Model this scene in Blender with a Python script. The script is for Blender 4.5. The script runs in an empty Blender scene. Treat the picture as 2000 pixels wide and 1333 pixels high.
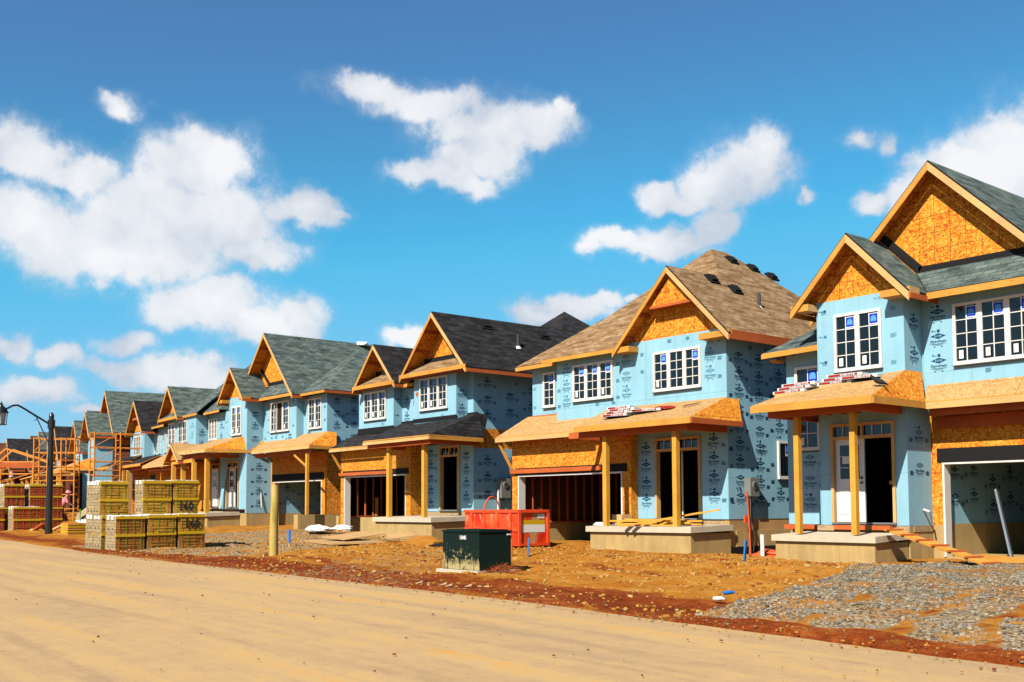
import bpy, bmesh, math, random
from mathutils import Vector, noise, Matrix
random.seed(7)
R = math.radians
sc = bpy.context.scene
COL = sc.collection
# tuning constants
SUN_E = 5.0; EXPO = 1.15; ALB = .54
SKY_STR = .10
FOAM = (.32, .60, .75); PRINT = (.006, .06, .16)
OSBC = ((.80, .225, .010), (.95, .50, .06), (.42, .05, .003))

# ------------------------------------------------------------------ camera
cd = bpy.data.cameras.new('camera'); cam = bpy.data.objects.new('camera', cd); COL.objects.link(cam)
yaw, pit, roll = R(39.4006), R(3.5103), R(-0.2189)
fw = Vector((-math.cos(yaw)*math.cos(pit), math.sin(yaw)*math.cos(pit), math.sin(pit)))
rt = Vector((math.sin(yaw), math.cos(yaw), 0)); up = rt.cross(fw)
r2 = rt*math.cos(roll) + up*math.sin(roll); u2 = up*math.cos(roll) - rt*math.sin(roll)
mt = Matrix((r2, u2, -fw)).transposed().to_4x4(); mt.translation = (0, 0, 1.65)
cam.matrix_world = mt
cd.sensor_width = 36; cd.lens = 36*2055.5/2000; cd.shift_y = (864.9-666.5)/2000
cd.clip_start = 0.1; cd.clip_end = 3000
sc.camera = cam

# ------------------------------------------------------------------ sun + sky
L = Vector((-.33, 1, -.97)).normalized()          # the way the sunlight travels
sd = bpy.data.lights.new('sun', 'SUN'); sd.energy = SUN_E; sd.angle = R(.5); sd.color = (1, .93, .80)
sun = bpy.data.objects.new('sun', sd); COL.objects.link(sun)
sun.rotation_euler = L.to_track_quat('-Z', 'Y').to_euler(); sun.location = (10, -20, 30)
sel = math.asin(-L.z); srot = math.atan2(-L.x, -L.y)
w = bpy.data.worlds.new('World'); sc.world = w; w.use_nodes = True
nt = w.node_tree; nt.nodes.clear()
def N(t, kind, **kw):
    n = t.nodes.new(kind)
    for k, v in kw.items(): setattr(n, k, v)
    return n
class NT:
    """small helper to write node graphs as expressions"""
    def __init__(s, t): s.t = t
    def _in(s, sock, v):
        if isinstance(v, (int, float)): sock.default_value = v
        elif isinstance(v, (tuple, list)):
            v = tuple(v)
            if len(sock.default_value) == 4 and len(v) == 3: v = v + (1,)
            sock.default_value = v
        else: s.t.links.new(v, sock)
    def m(s, op, a, b=0., c=None, clamp=False):
        n = N(s.t, 'ShaderNodeMath', operation=op, use_clamp=clamp); s._in(n.inputs[0], a); s._in(n.inputs[1], b)
        if c is not None: s._in(n.inputs[2], c)
        return n.outputs[0]
    def vm(s, op, a, b=(0, 0, 0)):
        n = N(s.t, 'ShaderNodeVectorMath', operation=op); s._in(n.inputs[0], a)
        if op == 'SCALE': s._in(n.inputs[3], b)
        else: s._in(n.inputs[1], b)
        return n.outputs[1] if op in ('LENGTH', 'DOT_PRODUCT', 'DISTANCE') else n.outputs[0]
    def noise(s, vec, scale, detail=4, rough=.5, dist=0., col=False):
        n = N(s.t, 'ShaderNodeTexNoise'); s._in(n.inputs['Vector'], vec); n.inputs['Scale'].default_value = scale
        n.inputs['Detail'].default_value = detail; n.inputs['Roughness'].default_value = rough; n.inputs['Distortion'].default_value = dist
        return n.outputs[1] if col else n.outputs[0]
    def ramp(s, f, stops, interp='LINEAR'):
        n = N(s.t, 'ShaderNodeValToRGB'); s._in(n.inputs[0], f); r = n.color_ramp; r.interpolation = interp
        while len(r.elements) < len(stops): r.elements.new(.5)
        for e, (p, c) in zip(r.elements, stops):
            e.position = p; e.color = (c, c, c, 1) if isinstance(c, (int, float)) else tuple(c)+(1,)
        return n.outputs[0]
    def mix(s, f, a, b, mode='MIX'):
        n = N(s.t, 'ShaderNodeMix', data_type='RGBA', blend_type=mode); s._in(n.inputs[0], f)
        s._in(n.inputs[6], a); s._in(n.inputs[7], b); return n.outputs[2]
    def sep(s, v):
        n = N(s.t, 'ShaderNodeSeparateXYZ'); s._in(n.inputs[0], v); return n.outputs
    def comb(s, x, y, z=0.):
        n = N(s.t, 'ShaderNodeCombineXYZ'); s._in(n.inputs[0], x); s._in(n.inputs[1], y); s._in(n.inputs[2], z); return n.outputs[0]
    def mapr(s, v, a, b, c=0., d=1., smooth=False):
        n = N(s.t, 'ShaderNodeMapRange'); n.interpolation_type = 'SMOOTHSTEP' if smooth else 'LINEAR'
        s._in(n.inputs[0], v)
        for i, q in enumerate((a, b, c, d)): s._in(n.inputs[i+1], q)
        return n.outputs[0]

g = NT(nt)
sky = N(nt, 'ShaderNodeTexSky', sky_type='NISHITA'); sky.sun_disc = False
sky.sun_elevation = sel; sky.sun_rotation = srot
sky.air_density = 1.0; sky.dust_density = .6; sky.ozone_density = 2.5
# the photograph's strong colour grading of the sky, as tone curves on the sky texture's own colour
cv = N(nt, 'ShaderNodeRGBCurve'); KE = 2**EXPO
def curve(c, pts):
    pts = [(0, 0)]+[(x, y/KE) for x, y in pts]+[(1, pts[-1][1]/KE)]
    while len(c.points) < len(pts): c.points.new(.5, .5)
    for q, (x, y) in zip(c.points, pts): q.location = (x, y); q.handle_type = 'VECTOR'
curve(cv.mapping.curves[0], [(.08, .078), (.14, .080), (.20, .085), (.45, .31)])
curve(cv.mapping.curves[1], [(.170, .185), (.225, .27), (.283, .39), (.356, .52), (.58, .64)])
curve(cv.mapping.curves[2], [(.34, .475), (.425, .62), (.509, .80), (.578, .87), (.8, .90)])
cv.mapping.update()
sc0 = N(nt, 'ShaderNodeVectorMath', operation='SCALE'); sc0.inputs[3].default_value = SKY_STR
nt.links.new(sky.outputs[0], sc0.inputs[0]); nt.links.new(sc0.outputs[0], cv.inputs[1])
tc = N(nt, 'ShaderNodeTexCoord'); d = g.vm('NORMALIZE', tc.outputs['Generated'])
dx, dy, dz = g.sep(d)[0:3]
az = g.m('ARCTAN2', dy, dx); el = g.m('ARCSINE', dz)
p = g.comb(az, el)
wob = g.vm('SUBTRACT', g.noise(d, 9, 3, .55, col=True), (.5, .5, .5))
p2 = g.vm('ADD', p, g.vm('SCALE', wob, .055))
wob2 = g.vm('SUBTRACT', g.noise(d, 38, 5, .6, col=True), (.5, .5, .5))
p2 = g.vm('ADD', p2, g.vm('SCALE', wob2, .022))
p2x, p2y = g.sep(p2)[0:2]; p2 = g.comb(p2x, p2y)
# cumulus puffs: azimuth, elevation, half width, half height in radians
CLOUDS = [(2.7727,0.2579,0.1025,0.0518,1),(2.8504,0.2403,0.0922,0.0411,1),(2.7183,0.2573,0.0548,0.0427,1),(2.8918,0.2426,0.0509,0.0309,1),(2.8074,0.2241,0.1104,0.0248,1),(2.7487,0.3041,0.0541,0.0317,1),(2.6995,0.231,0.0499,0.0179,1),(2.8912,0.3019,0.0512,0.0255,1),(2.8452,0.2926,0.0409,0.0181,1),(2.6435,0.2727,0.0322,0.0214,1),(2.6695,0.2691,0.0239,0.0127,0.8),(2.6219,0.2668,0.0151,0.0062,0.8),(2.8163,0.3501,0.0166,0.0093,0.6),(2.7311,0.1834,0.062,0.0283,1),(2.6941,0.1663,0.0392,0.0172,1),(2.7625,0.1763,0.0343,0.0245,1),(2.6592,0.1746,0.0275,0.02,1),(2.8017,0.1502,0.0294,0.0127,0.9),(2.7706,0.1277,0.0707,0.0155,0.9),(2.7302,0.1184,0.0307,0.0125,0.9),(2.8649,0.1356,0.0289,0.0119,1),(2.9046,0.1377,0.017,0.0146,1),(2.8846,0.1028,0.039,0.0138,1),(2.8389,0.0875,0.0237,0.0071,0.7),(2.8051,0.0999,0.0194,0.0051,0.7),(2.5813,0.384,0.0496,0.0136,0.7),(2.5271,0.3735,0.0611,0.0186,0.8),(2.4776,0.3497,0.0667,0.0273,1),(2.4255,0.3463,0.0344,0.0209,1),(2.407,0.3625,0.0122,0.0109,0.7),(2.4851,0.3226,0.0472,0.0243,1),(2.5271,0.3085,0.047,0.0143,0.9),(2.5024,0.2951,0.0277,0.0113,0.9),(2.236,0.3103,0.0482,0.0307,1),(2.2599,0.2984,0.0397,0.0241,1),(2.2168,0.3289,0.0251,0.0196,1),(2.3106,0.2887,0.0243,0.0133,1),(2.2865,0.2839,0.0215,0.0092,0.8),(2.2557,0.2663,0.0265,0.0204,1),(2.287,0.2508,0.0453,0.0165,1),(2.35,0.2485,0.0462,0.0125,1),(2.3184,0.2446,0.0485,0.0125,1),(2.3794,0.2473,0.0208,0.0073,0.8),(2.123,0.3254,0.0207,0.0086,0.6),(2.099,0.3168,0.0088,0.0095,0.5),(2.1874,0.2858,0.0062,0.007,0.6),(2.0047,0.3014,0.0398,0.0344,1),(2.0421,0.2874,0.0457,0.0292,1),(1.962,0.2787,0.0905,0.0721,1),(2.0806,0.2759,0.0402,0.0164,1),(2.1199,0.2733,0.0221,0.0118,1),(2.0101,0.2602,0.0658,0.0282,1),(2.3921,0.1889,0.0464,0.015,1),(2.3627,0.1978,0.0218,0.0106,1),(2.4215,0.1835,0.0263,0.0107,1),(2.5513,0.1626,0.0284,0.0139,1),(2.3335,0.2005,0.0135,0.0042,0.7)]
dens = None
for (a, e, ra, re, k) in CLOUDS:
    q = g.vm('MULTIPLY', g.vm('SUBTRACT', p2, (a, e, 0)), (1/ra, 1/re, 0))
    v = g.m('MULTIPLY', g.m('SUBTRACT', 1.0, g.vm('LENGTH', q)), k)
    dens = v if dens is None else g.m('SMOOTH_MAX', dens, v, .25)
fb = g.m('ADD', g.m('SUBTRACT', g.noise(d, 20, 9, .68), .5), g.m('MULTIPLY', g.m('SUBTRACT', g.noise(d, 70, 5, .6), .5), .22))
dd = g.m('ADD', g.m('ADD', dens, .03), g.m('MULTIPLY', fb, 1.35))
cov = g.m('ADD', g.m('MULTIPLY', g.mapr(dd, -.06, .46, 0, 1, True), .80), g.m('MULTIPLY', g.mapr(dd, -.36, .30, 0, 1, True), .20))
sh = g.noise(g.vm('ADD', d, (0, 0, .02)), 12, 4, .5)
shade = g.mapr(g.m('ADD', g.m('MULTIPLY', dd, .13), sh), .42, .72)
ccol = g.ramp(shade, [(0, (.60/KE, .66/KE, .76/KE)), (.5, (.81/KE, .84/KE, .89/KE)), (1, (.95/KE, .95/KE, .97/KE))])
skyc = g.vm('SCALE', cv.outputs[0], 1/SKY_STR)
bg = N(nt, 'ShaderNodeBackground'); bg.inputs[1].default_value = SKY_STR
nt.links.new(skyc, bg.inputs[0])
bg2 = N(nt, 'ShaderNodeBackground'); bg2.inputs[1].default_value = 1.0; nt.links.new(ccol, bg2.inputs[0])
ms = N(nt, 'ShaderNodeMixShader'); nt.links.new(g.m('MULTIPLY', cov, .96), ms.inputs[0])
nt.links.new(bg.outputs[0], ms.inputs[1]); nt.links.new(bg2.outputs[0], ms.inputs[2])
wo = N(nt, 'ShaderNodeOutputWorld'); nt.links.new(ms.outputs[0], wo.inputs[0])
w.cycles.sampling_method = 'MANUAL'; w.cycles.sample_map_resolution = 512
sc.view_settings.view_transform = 'Standard'; sc.view_settings.look = 'None'
sc.view_settings.exposure = EXPO; sc.view_settings.gamma = 1
sc.cycles.max_bounces = 5; sc.cycles.diffuse_bounces = 3; sc.cycles.glossy_bounces = 2; sc.cycles.transmission_bounces = 2
sc.cycles.use_denoising = True

# ------------------------------------------------------------------ materials
MATS = {}
def mat(name, fn=None, rough=.85, spec=.2, metal=0., color=None, bump=None):
    m = bpy.data.materials.new(name); m.use_nodes = True; t = m.node_tree
    b = t.nodes['Principled BSDF']; h = NT(t)
    b.inputs['Roughness'].default_value = rough; b.inputs['Specular IOR Level'].default_value = spec; b.inputs['Metallic'].default_value = metal
    if color: b.inputs['Base Color'].default_value = tuple(q*ALB for q in color)+(1,)
    if fn:
        r = fn(h, t)
        if isinstance(r, tuple): r, ht, st = r
        else: ht = None
        t.links.new(h.vm('SCALE', r, ALB), b.inputs['Base Color'])
        if ht is not None:
            bp = N(t, 'ShaderNodeBump'); bp.inputs['Strength'].default_value = st; bp.inputs['Distance'].default_value = .02
            t.links.new(ht, bp.inputs['Height']); t.links.new(bp.outputs[0], b.inputs['Normal'])
    MATS[name] = m; return m
def pos(t): return N(t, 'ShaderNodeNewGeometry').outputs['Position']
def uv(t): return N(t, 'ShaderNodeTexCoord').outputs['UV']

def var(base, amt=.18, scale=2.5, fine=40, fa=.12):
    """base colour with soft large and fine variation in world metres"""
    def f(h, t):
        P = pos(t); n = h.noise(P, scale, 4, .6); n2 = h.noise(P, fine, 3, .6)
        k = h.m('ADD', h.mapr(n, .25, .75, 1-amt, 1+amt), h.mapr(n2, .3, .7, -fa, fa))
        return h.vm('SCALE', base+(0,) if False else base, k)
    return f
def osb(c1, c2, c3, grid=False):
    def f(h, t):
        U = uv(t)
        dist = h.vm('SCALE', h.vm('SUBTRACT', h.noise(U, 5, 2, .5, col=True), (.5, .5, .5)), .25)
        U2 = h.vm('ADD', U, dist)
        def vor(sx, sy):
            n = N(t, 'ShaderNodeTexVoronoi'); n.inputs['Scale'].default_value = 1; t.links.new(h.vm('MULTIPLY', U2, (sx, sy, 1)), n.inputs['Vector'])
            return h.sep(n.outputs['Color'])[0]
        a = vor(13, 36); b = vor(34, 12); msk = h.mapr(h.noise(U, 12, 1), .45, .55)
        v = h.m('ADD', h.m('MULTIPLY', a, h.m('SUBTRACT', 1, msk)), h.m('MULTIPLY', b, msk))
        v = h.m('ADD', h.m('MULTIPLY', v, .75), h.m('MULTIPLY', h.noise(U, 1.1, 3, .6), .35))
        c = h.ramp(v, [(.12, c3), (.45, c1), (.9, c2)])
        br = N(t, 'ShaderNodeTexBrick'); br.inputs['Scale'].default_value = 1; br.offset = .5
        br.inputs['Brick Width'].default_value = 2.44; br.inputs['Row Height'].default_value = 1.22; br.inputs['Mortar Size'].default_value = .006
        t.links.new(U, br.inputs['Vector']); c = h.mix(h.m('MULTIPLY', br.outputs['Fac'], .75), c, (.05, .02, .005))
        if grid:
            b2 = N(t, 'ShaderNodeTexBrick'); b2.inputs['Scale'].default_value = 1; b2.offset = .0
            b2.inputs['Brick Width'].default_value = .40; b2.inputs['Row Height'].default_value = .42; b2.inputs['Mortar Size'].default_value = .007
            t.links.new(h.vm('ADD', U, h.vm('SCALE', h.vm('SUBTRACT', h.noise(U, 1.5, 1, col=True), (.5, .5, .5)), .06)), b2.inputs['Vector'])
            keep = h.mapr(h.noise(U, .9, 1), .36, .42)
            c = h.mix(h.m('MULTIPLY', h.m('MULTIPLY', b2.outputs['Fac'], keep), .8), c, (.02, .012, .008))
        return c
    return f
def shingle(c1, c2, c3, mortar):
    def f(h, t):
        U = uv(t); br = N(t, 'ShaderNodeTexBrick'); br.inputs['Scale'].default_value = 1; br.offset = .37; br.offset_frequency = 2
        br.inputs['Brick Width'].default_value = .31; br.inputs['Row Height'].default_value = .145; br.inputs['Mortar Size'].default_value = .009; br.inputs['Mortar Smooth'].default_value = .3
        t.links.new(U, br.inputs['Vector'])
        for i, q in enumerate(((0, 0, 0), (1, 1, 1), (.5, .5, .5))): br.inputs[i+1].default_value = q+(1,)
        rnd = h.sep(br.outputs['Color'])[0]
        big = h.noise(h.vm('MULTIPLY', U, (1.0, 3.2, 1)), 1.4, 3, .65)
        v = h.m('ADD', h.m('MULTIPLY', rnd, .35), h.mapr(big, .3, .7, 0, .65))
        c = h.ramp(v, [(.08, c3), (.42, c1), (.85, c2)])
        c = h.mix(h.m('MULTIPLY', br.outputs['Fac'], .75), c, mortar)
        g2 = h.noise(pos(t), 90, 2); c = h.vm('SCALE', c, h.mapr(g2, .3, .7, .8, 1.2))
        return c, h.m('SUBTRACT', 1, br.outputs['Fac']), .5
    return f
def wood(c, knots=True):
    def f(h, t):
        U = uv(t); P = pos(t)
        gr = h.noise(h.vm('MULTIPLY', U, (1.2, 28, 1)), 2, 4, .6); n = h.noise(P, 1.3, 2)
        k = h.m('ADD', h.mapr(gr, .3, .7, .82, 1.12), h.mapr(n, .3, .7, -.12, .12))
        c2 = h.vm('SCALE', c, k)
        if knots:
            vo = N(t, 'ShaderNodeTexVoronoi'); vo.inputs['Scale'].default_value = 1; t.links.new(h.vm('MULTIPLY', U, (1.8, 6, 1)), vo.inputs['Vector'])
            c2 = h.mix(h.m('MULTIPLY', h.mapr(vo.outputs['Distance'], .10, .03), .65), c2, (.28, .07, .01))
        return c2
    return f
def concrete(c):
    def f(h, t):
        P = pos(t); n = h.noise(P, 1.2, 5, .65); n2 = h.noise(P, 25, 3, .6)
        st = h.noise(h.vm('MULTIPLY', P, (6, 6, .5)), 1, 3, .6)
        k = h.m('ADD', h.m('ADD', h.mapr(n, .25, .75, .78, 1.1), h.mapr(n2, .3, .7, -.07, .07)), h.mapr(st, .35, .7, -.08, .10))
        U = uv(t); br = N(t, 'ShaderNodeTexBrick'); br.inputs['Scale'].default_value = 1; br.offset = 0
        br.inputs['Brick Width'].default_value = 1.21; br.inputs['Row Height'].default_value = 9; br.inputs['Mortar Size'].default_value = .006
        t.links.new(U, br.inputs['Vector'])
        vo = N(t, 'ShaderNodeTexVoronoi'); vo.inputs['Scale'].default_value = 1; vo.inputs['Randomness'].default_value = .15
        t.links.new(h.vm('MULTIPLY', U, (1.65, 2.6, 1)), vo.inputs['Vector'])
        col = h.vm('SCALE', c, k)
        col = h.mix(h.m('MULTIPLY', br.outputs['Fac'], .35), col, (.2, .12, .04))
        return h.mix(h.m('MULTIPLY', h.mapr(vo.outputs['Distance'], .035, .02), .7), col, (.08, .05, .02))
    return f
def foam(h, t):
    P = pos(t); U = uv(t); n = h.noise(P, .7, 3, .6); br = N(t, 'ShaderNodeTexBrick'); br.inputs['Scale'].default_value = 1; br.offset = 0
    br.inputs['Brick Width'].default_value = 1.22; br.inputs['Row Height'].default_value = 2.44; br.inputs['Mortar Size'].default_value = .005
    t.links.new(U, br.inputs['Vector'])
    k = h.mapr(n, .25, .75, .90, 1.08); c = h.vm('SCALE', FOAM, k)
    c = h.mix(h.m('MULTIPLY', br.outputs['Fac'], .6), c, (.06, .22, .30))
    st = h.noise(h.vm('MULTIPLY', U, (5, .5, 1)), 1, 4, .6); c = h.vm('SCALE', c, h.mapr(st, .3, .7, .93, 1.06))
    vo = N(t, 'ShaderNodeTexVoronoi'); vo.inputs['Scale'].default_value = 1; vo.inputs['Randomness'].default_value = .5
    t.links.new(h.vm('MULTIPLY', U, (2.5, 2.5, 1)), vo.inputs['Vector'])
    return h.mix(h.m('MULTIPLY', h.mapr(vo.outputs['Distance'], .045, .03), .6), c, (.10, .06, .04))
def brickpack(c1, c2, mort, holes=(.01, .008, .005)):
    def f(h, t):
        U = uv(t); br = N(t, 'ShaderNodeTexBrick'); br.inputs['Scale'].default_value = 1; br.offset = 0
        br.inputs['Brick Width'].default_value = .205; br.inputs['Row Height'].default_value = .075; br.inputs['Mortar Size'].default_value = .007
        t.links.new(U, br.inputs['Vector'])
        for i, q in enumerate((c1, c2, mort)): br.inputs[i+1].default_value = q+(1,)
        x, y = h.sep(U)[0:2]
        fx = h.m('FRACT', h.m('MULTIPLY', x, 1/.041)); fy = h.m('FRACT', h.m('MULTIPLY', y, 1/.075))
        hole = h.m('MULTIPLY', h.m('LESS_THAN', h.m('ABSOLUTE', h.m('SUBTRACT', fx, .5)), .20), h.m('LESS_THAN', h.m('ABSOLUTE', h.m('SUBTRACT', fy, .5)), .17))
        c = h.mix(h.m('MULTIPLY', hole, .9), br.outputs['Color'], holes)
        n = h.noise(pos(t), 3, 3, .6)
        return h.vm('SCALE', c, h.mapr(n, .3, .7, .75, 1.2))
    return f
def blocks(c1, c2, mort):
    def f(h, t):
        U = uv(t); br = N(t, 'ShaderNodeTexBrick'); br.inputs['Scale'].default_value = 1; br.offset = .5
        br.inputs['Brick Width'].default_value = .2; br.inputs['Row Height'].default_value = .092; br.inputs['Mortar Size'].default_value = .005
        t.links.new(U, br.inputs['Vector'])
        for i, q in enumerate((c1, c2, mort)): br.inputs[i+1].default_value = q+(1,)
        n = h.noise(pos(t), 8, 3, .6)
        return h.vm('SCALE', br.outputs['Color'], h.mapr(n, .3, .7, .8, 1.15))
    return f
def ground_col(h, t):
    at = N(t, 'ShaderNodeAttribute', attribute_name='mask'); gr, wet, tone = h.sep(at.outputs['Vector'])[0:3]
    P = pos(t)
    n1 = h.noise(P, 1.3, 6, .65); n2 = h.noise(P, 7, 5, .7); n3 = h.noise(P, 30, 3, .7)
    v = h.m('ADD', h.m('MULTIPLY', n1, .45), h.m('ADD', h.m('MULTIPLY', n2, .35), h.m('MULTIPLY', n3, .2)))
    dirt = h.ramp(v, [(.36, (.24, .065, .008)), (.47, (.44, .165, .018)), (.55, (.53, .26, .045)), (.66, (.64, .40, .13))])
    dirt = h.mix(h.m('MULTIPLY', h.mapr(n2, .50, .62), .6), dirt, (.40, .095, .012))
    wetc = h.ramp(v, [(.38, (.10, .016, .004)), (.52, (.24, .045, .008)), (.64, (.42, .14, .03))])
    vo = N(t, 'ShaderNodeTexVoronoi'); vo.inputs['Scale'].default_value = 26; t.links.new(P, vo.inputs['Vector'])
    vr = h.sep(vo.outputs['Color'])[0]
    gcol = h.ramp(vr, [(.0, (.04, .03, .02)), (.35, (.15, .115, .07)), (.7, (.29, .235, .15)), (1, (.50, .44, .35))])
    pale = h.ramp(vr, [(.0, (.13, .065, .02)), (.35, (.32, .19, .075)), (.7, (.48, .33, .17)), (1, (.68, .55, .38))])
    gcol = h.mix(tone, pale, gcol)
    wn = h.mapr(h.m('ADD', wet, h.m('MULTIPLY', h.m('SUBTRACT', n1, .5), 1.6)), .35, .65)
    c = h.mix(wn, dirt, wetc)
    gn = h.mapr(h.m('ADD', gr, h.m('MULTIPLY', h.m('SUBTRACT', n2, .5), 1.2)), .40, .60)
    gcol = h.mix(h.m('MULTIPLY', h.mapr(h.noise(P, .9, 5, .65), .47, .60), .85), gcol, dirt)
    return h.mix(gn, c, gcol), h.m('ADD', h.m('MULTIPLY', n3, .6), h.m('MULTIPLY', h.m('SUBTRACT', 1, vo.outputs['Distance']), gn)), .8
def road_col(h, t):
    P = pos(t); x, y, z = h.sep(P)[0:3]
    st = h.noise(h.comb(h.m('MULTIPLY', h.m('ADD', x, h.m('MULTIPLY', y, .12)), .055), h.m('MULTIPLY', y, .9)), 1.6, 6, .65)
    n2 = h.noise(P, 3.5, 6, .7); n3 = h.noise(P, 60, 3, .6)
    v = h.m('ADD', h.m('MULTIPLY', st, .55), h.m('ADD', h.m('MULTIPLY', n2, .25), h.m('MULTIPLY', n3, .2)))
    c = h.ramp(v, [(.40, (.46, .30, .165)), (.48, (.57, .375, .19)), (.55, (.635, .42, .185)), (.63, (.70, .36, .10))])
    sp = h.noise(h.comb(h.m('MULTIPLY', x, .6), y), 7, 5, .8)
    c = h.mix(h.m('MULTIPLY', h.mapr(sp, .62, .68), .65), c, (.60, .27, .06))
    pt = h.noise(h.comb(h.m('MULTIPLY', x, .35), y), .8, 4, .6); c = h.mix(h.m('MULTIPLY', h.mapr(pt, .52, .66), .35), c, (.44, .31, .20))
    vo = N(t, 'ShaderNodeTexVoronoi'); vo.inputs['Scale'].default_value = 11; t.links.new(P, vo.inputs['Vector'])
    keep = h.m('LESS_THAN', h.sep(vo.outputs['Color'])[1], .16); c = h.mix(h.m('MULTIPLY', h.m('MULTIPLY', h.mapr(vo.outputs['Distance'], .16, .08), keep), .75), c, (.26, .13, .05))
    return c, h.m('ADD', n3, n2), .35

mat('foam', foam, .55, .3)
mat('print', None, .7, .1, color=PRINT)
mat('printsunlit', None, .7, .1, color=(.10, .38, .50)); mat('printsunmid', None, .7, .1, color=(.03, .20, .32))  # lighter copies of the ink: sunlight on the front walls put into colour
mat('osb', osb(*OSBC), .85)
mat('osbgrid', osb(*OSBC, grid=True), .85)
mat('deck', osb((.52, .29, .105), (.66, .41, .17), (.38, .17, .05)), .85)
mat('lumber', wood((.72, .33, .055)), .75)
mat('lumberpale', wood((.76, .46, .18)), .75)
mat('lumberred', wood((.60, .13, .03)), .8)  # redder lumber copy: shade on eave and beam timber put into colour
mat('postwood', wood((.84, .40, .05)), .75)
mat('shinglegreen', shingle((.095, .130, .122), (.20, .235, .205), (.035, .048, .05), (.022, .026, .028)), .95, .1)
mat('shingleblack', shingle((.024, .022, .024), (.055, .052, .060), (.012, .011, .012), (.008, .008, .008)), .95, .1)
mat('shinglebrown', shingle((.30, .175, .085), (.46, .31, .18), (.15, .075, .03), (.09, .045, .02)), .95, .1)
mat('shinglered', shingle((.16, .06, .035), (.26, .12, .08), (.07, .02, .015), (.03, .01, .01)), .95, .1)
mat('membrane', None, .8, .2, color=(.010, .009, .010))
mat('concrete', concrete((.56, .38, .155)), .9)
mat('slabtop', var((.66, .56, .42), .12), .9)
mat('white', var((.90, .86, .80), .05, 3), .45, .4)
mat('whitepaint', None, .4, .5, color=(.90, .88, .88))
mat('glass', None, .04, .6, color=(.006, .008, .012))
mat('stickerblue', None, .4, color=(.015, .05, .60))
mat('stickerlight', None, .4, color=(.12, .40, .85))
mat('paper', None, .8, color=(.95, .95, .93))
mat('roomshade', None, .95, color=(.03, .02, .015)); mat('osbshade', var((.10, .035, .012), .4, 6), .9)  # near-black room and board colours with the indoor shade painted in
mat('wrapbrown', var((.50, .33, .18), .3, 9, 30, .2), .8)
mat('grey', var((.22, .22, .20), .1), .5, .4)
mat('darkgrey', None, .5, .4, color=(.05, .05, .05))
mat('metal', None, .35, .5, .8, color=(.55, .62, .70))
mat('pipewhite', None, .4, .5, color=(.92, .88, .80))
mat('red', var((.98, .085, .018), .25, 5, 30, .12), .5, .4)
mat('orangered', None, .6, .3, color=(.75, .10, .02))
mat('ground', ground_col, .95, .05)
mat('road', road_col, .9, .08)
mat('brickyellow', brickpack((.80, .36, .04), (.62, .24, .025), (.66, .42, .05)), .9)
mat('brickrust', brickpack((.62, .20, .03), (.50, .13, .02), (.42, .28, .05)), .9)
mat('brickred', brickpack((.62, .06, .02), (.48, .04, .015), (.60, .20, .04)), .9)
mat('blocks', blocks((.52, .38, .21), (.38, .28, .15), (.10, .07, .04)), .9)
mat('brickwall', brickpack((.26, .07, .03), (.18, .045, .02), (.22, .12, .07), (.2, .06, .025)), .9)
mat('strapyellow', None, .5, .3, color=(.80, .48, .01))
mat('strapgreen', None, .5, .3, color=(.12, .42, .03))
mat('lampblack', None, .35, .5, color=(.012, .014, .016))
mat('transformer', None, .7, .12, color=(.005, .020, .016))
mat('scaffold', var((.78, .28, .03), .15), .6, .3)
mat('stakeblue', None, .6, .2, color=(.02, .20, .62))
mat('stakeorange', None, .6, .2, color=(.80, .18, .01))
mat('straw', var((.42, .10, .02), .4, 20), .95)
mat('plywood', wood((.60, .36, .15), False), .85)
mat('plastic', var((.92, .90, .88), .15, 6), .5, .4)
mat('bagred', None, .6, color=(.36, .02, .015))
mat('siding', None, .7, color=(.62, .52, .30))
mat('skin', None, .6, color=(.55, .27, .17))
mat('pink', None, .5, color=(.80, .25, .28))
mat('denim', None, .8, color=(.04, .06, .12))
mat('birdblack', var((.02, .02, .022), .3, 20), .7)
def pole_col(h, t):
    P = pos(t); n = h.noise(h.vm('MULTIPLY', P, (14, 14, 1.2)), 1, 4, .6); n2 = h.noise(P, 2.2, 2)
    return h.ramp(h.m('ADD', h.m('MULTIPLY', n, .6), h.m('MULTIPLY', n2, .4)), [(.35, (.36, .28, .05)), (.5, (.58, .42, .10)), (.65, (.68, .50, .18))])
mat('pole', pole_col, .85)
def dump_col(h, t):
    P = pos(t); n = h.noise(h.vm('MULTIPLY', P, (3, 3, .9)), 1.1, 4, .55)
    n2 = h.noise(P, 2.2, 3, .6); c = h.mix(h.mapr(n2, .35, .65), (.72, .02, .005), (1.0, .12, .02)); return h.mix(h.mapr(n, .55, .60), c, (.66, .33, .13)), h.noise(P, 3, 3), .6
mat('skipred', dump_col, .5, .4)
def tr_col(h, t):
    P = pos(t); z = h.sep(P)[2]; n = h.noise(P, 9, 5, .75); n2 = h.noise(h.vm('MULTIPLY', P, (26, 26, 2.5)), 1, 3, .6)
    top = h.mapr(z, 1.0, .5); lo = h.mapr(z, .55, .40)
    a = h.mapr(h.m('ADD', n, h.m('MULTIPLY', top, .13)), .66, .69); b = h.m('MULTIPLY', lo, h.mapr(n2, .42, .5))
    return h.mix(h.m('MAXIMUM', h.m('MULTIPLY', a, top), b), (.005, .017, .014), (.50, .40, .18))
mat('trfront', tr_col, .7, .12)

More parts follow.
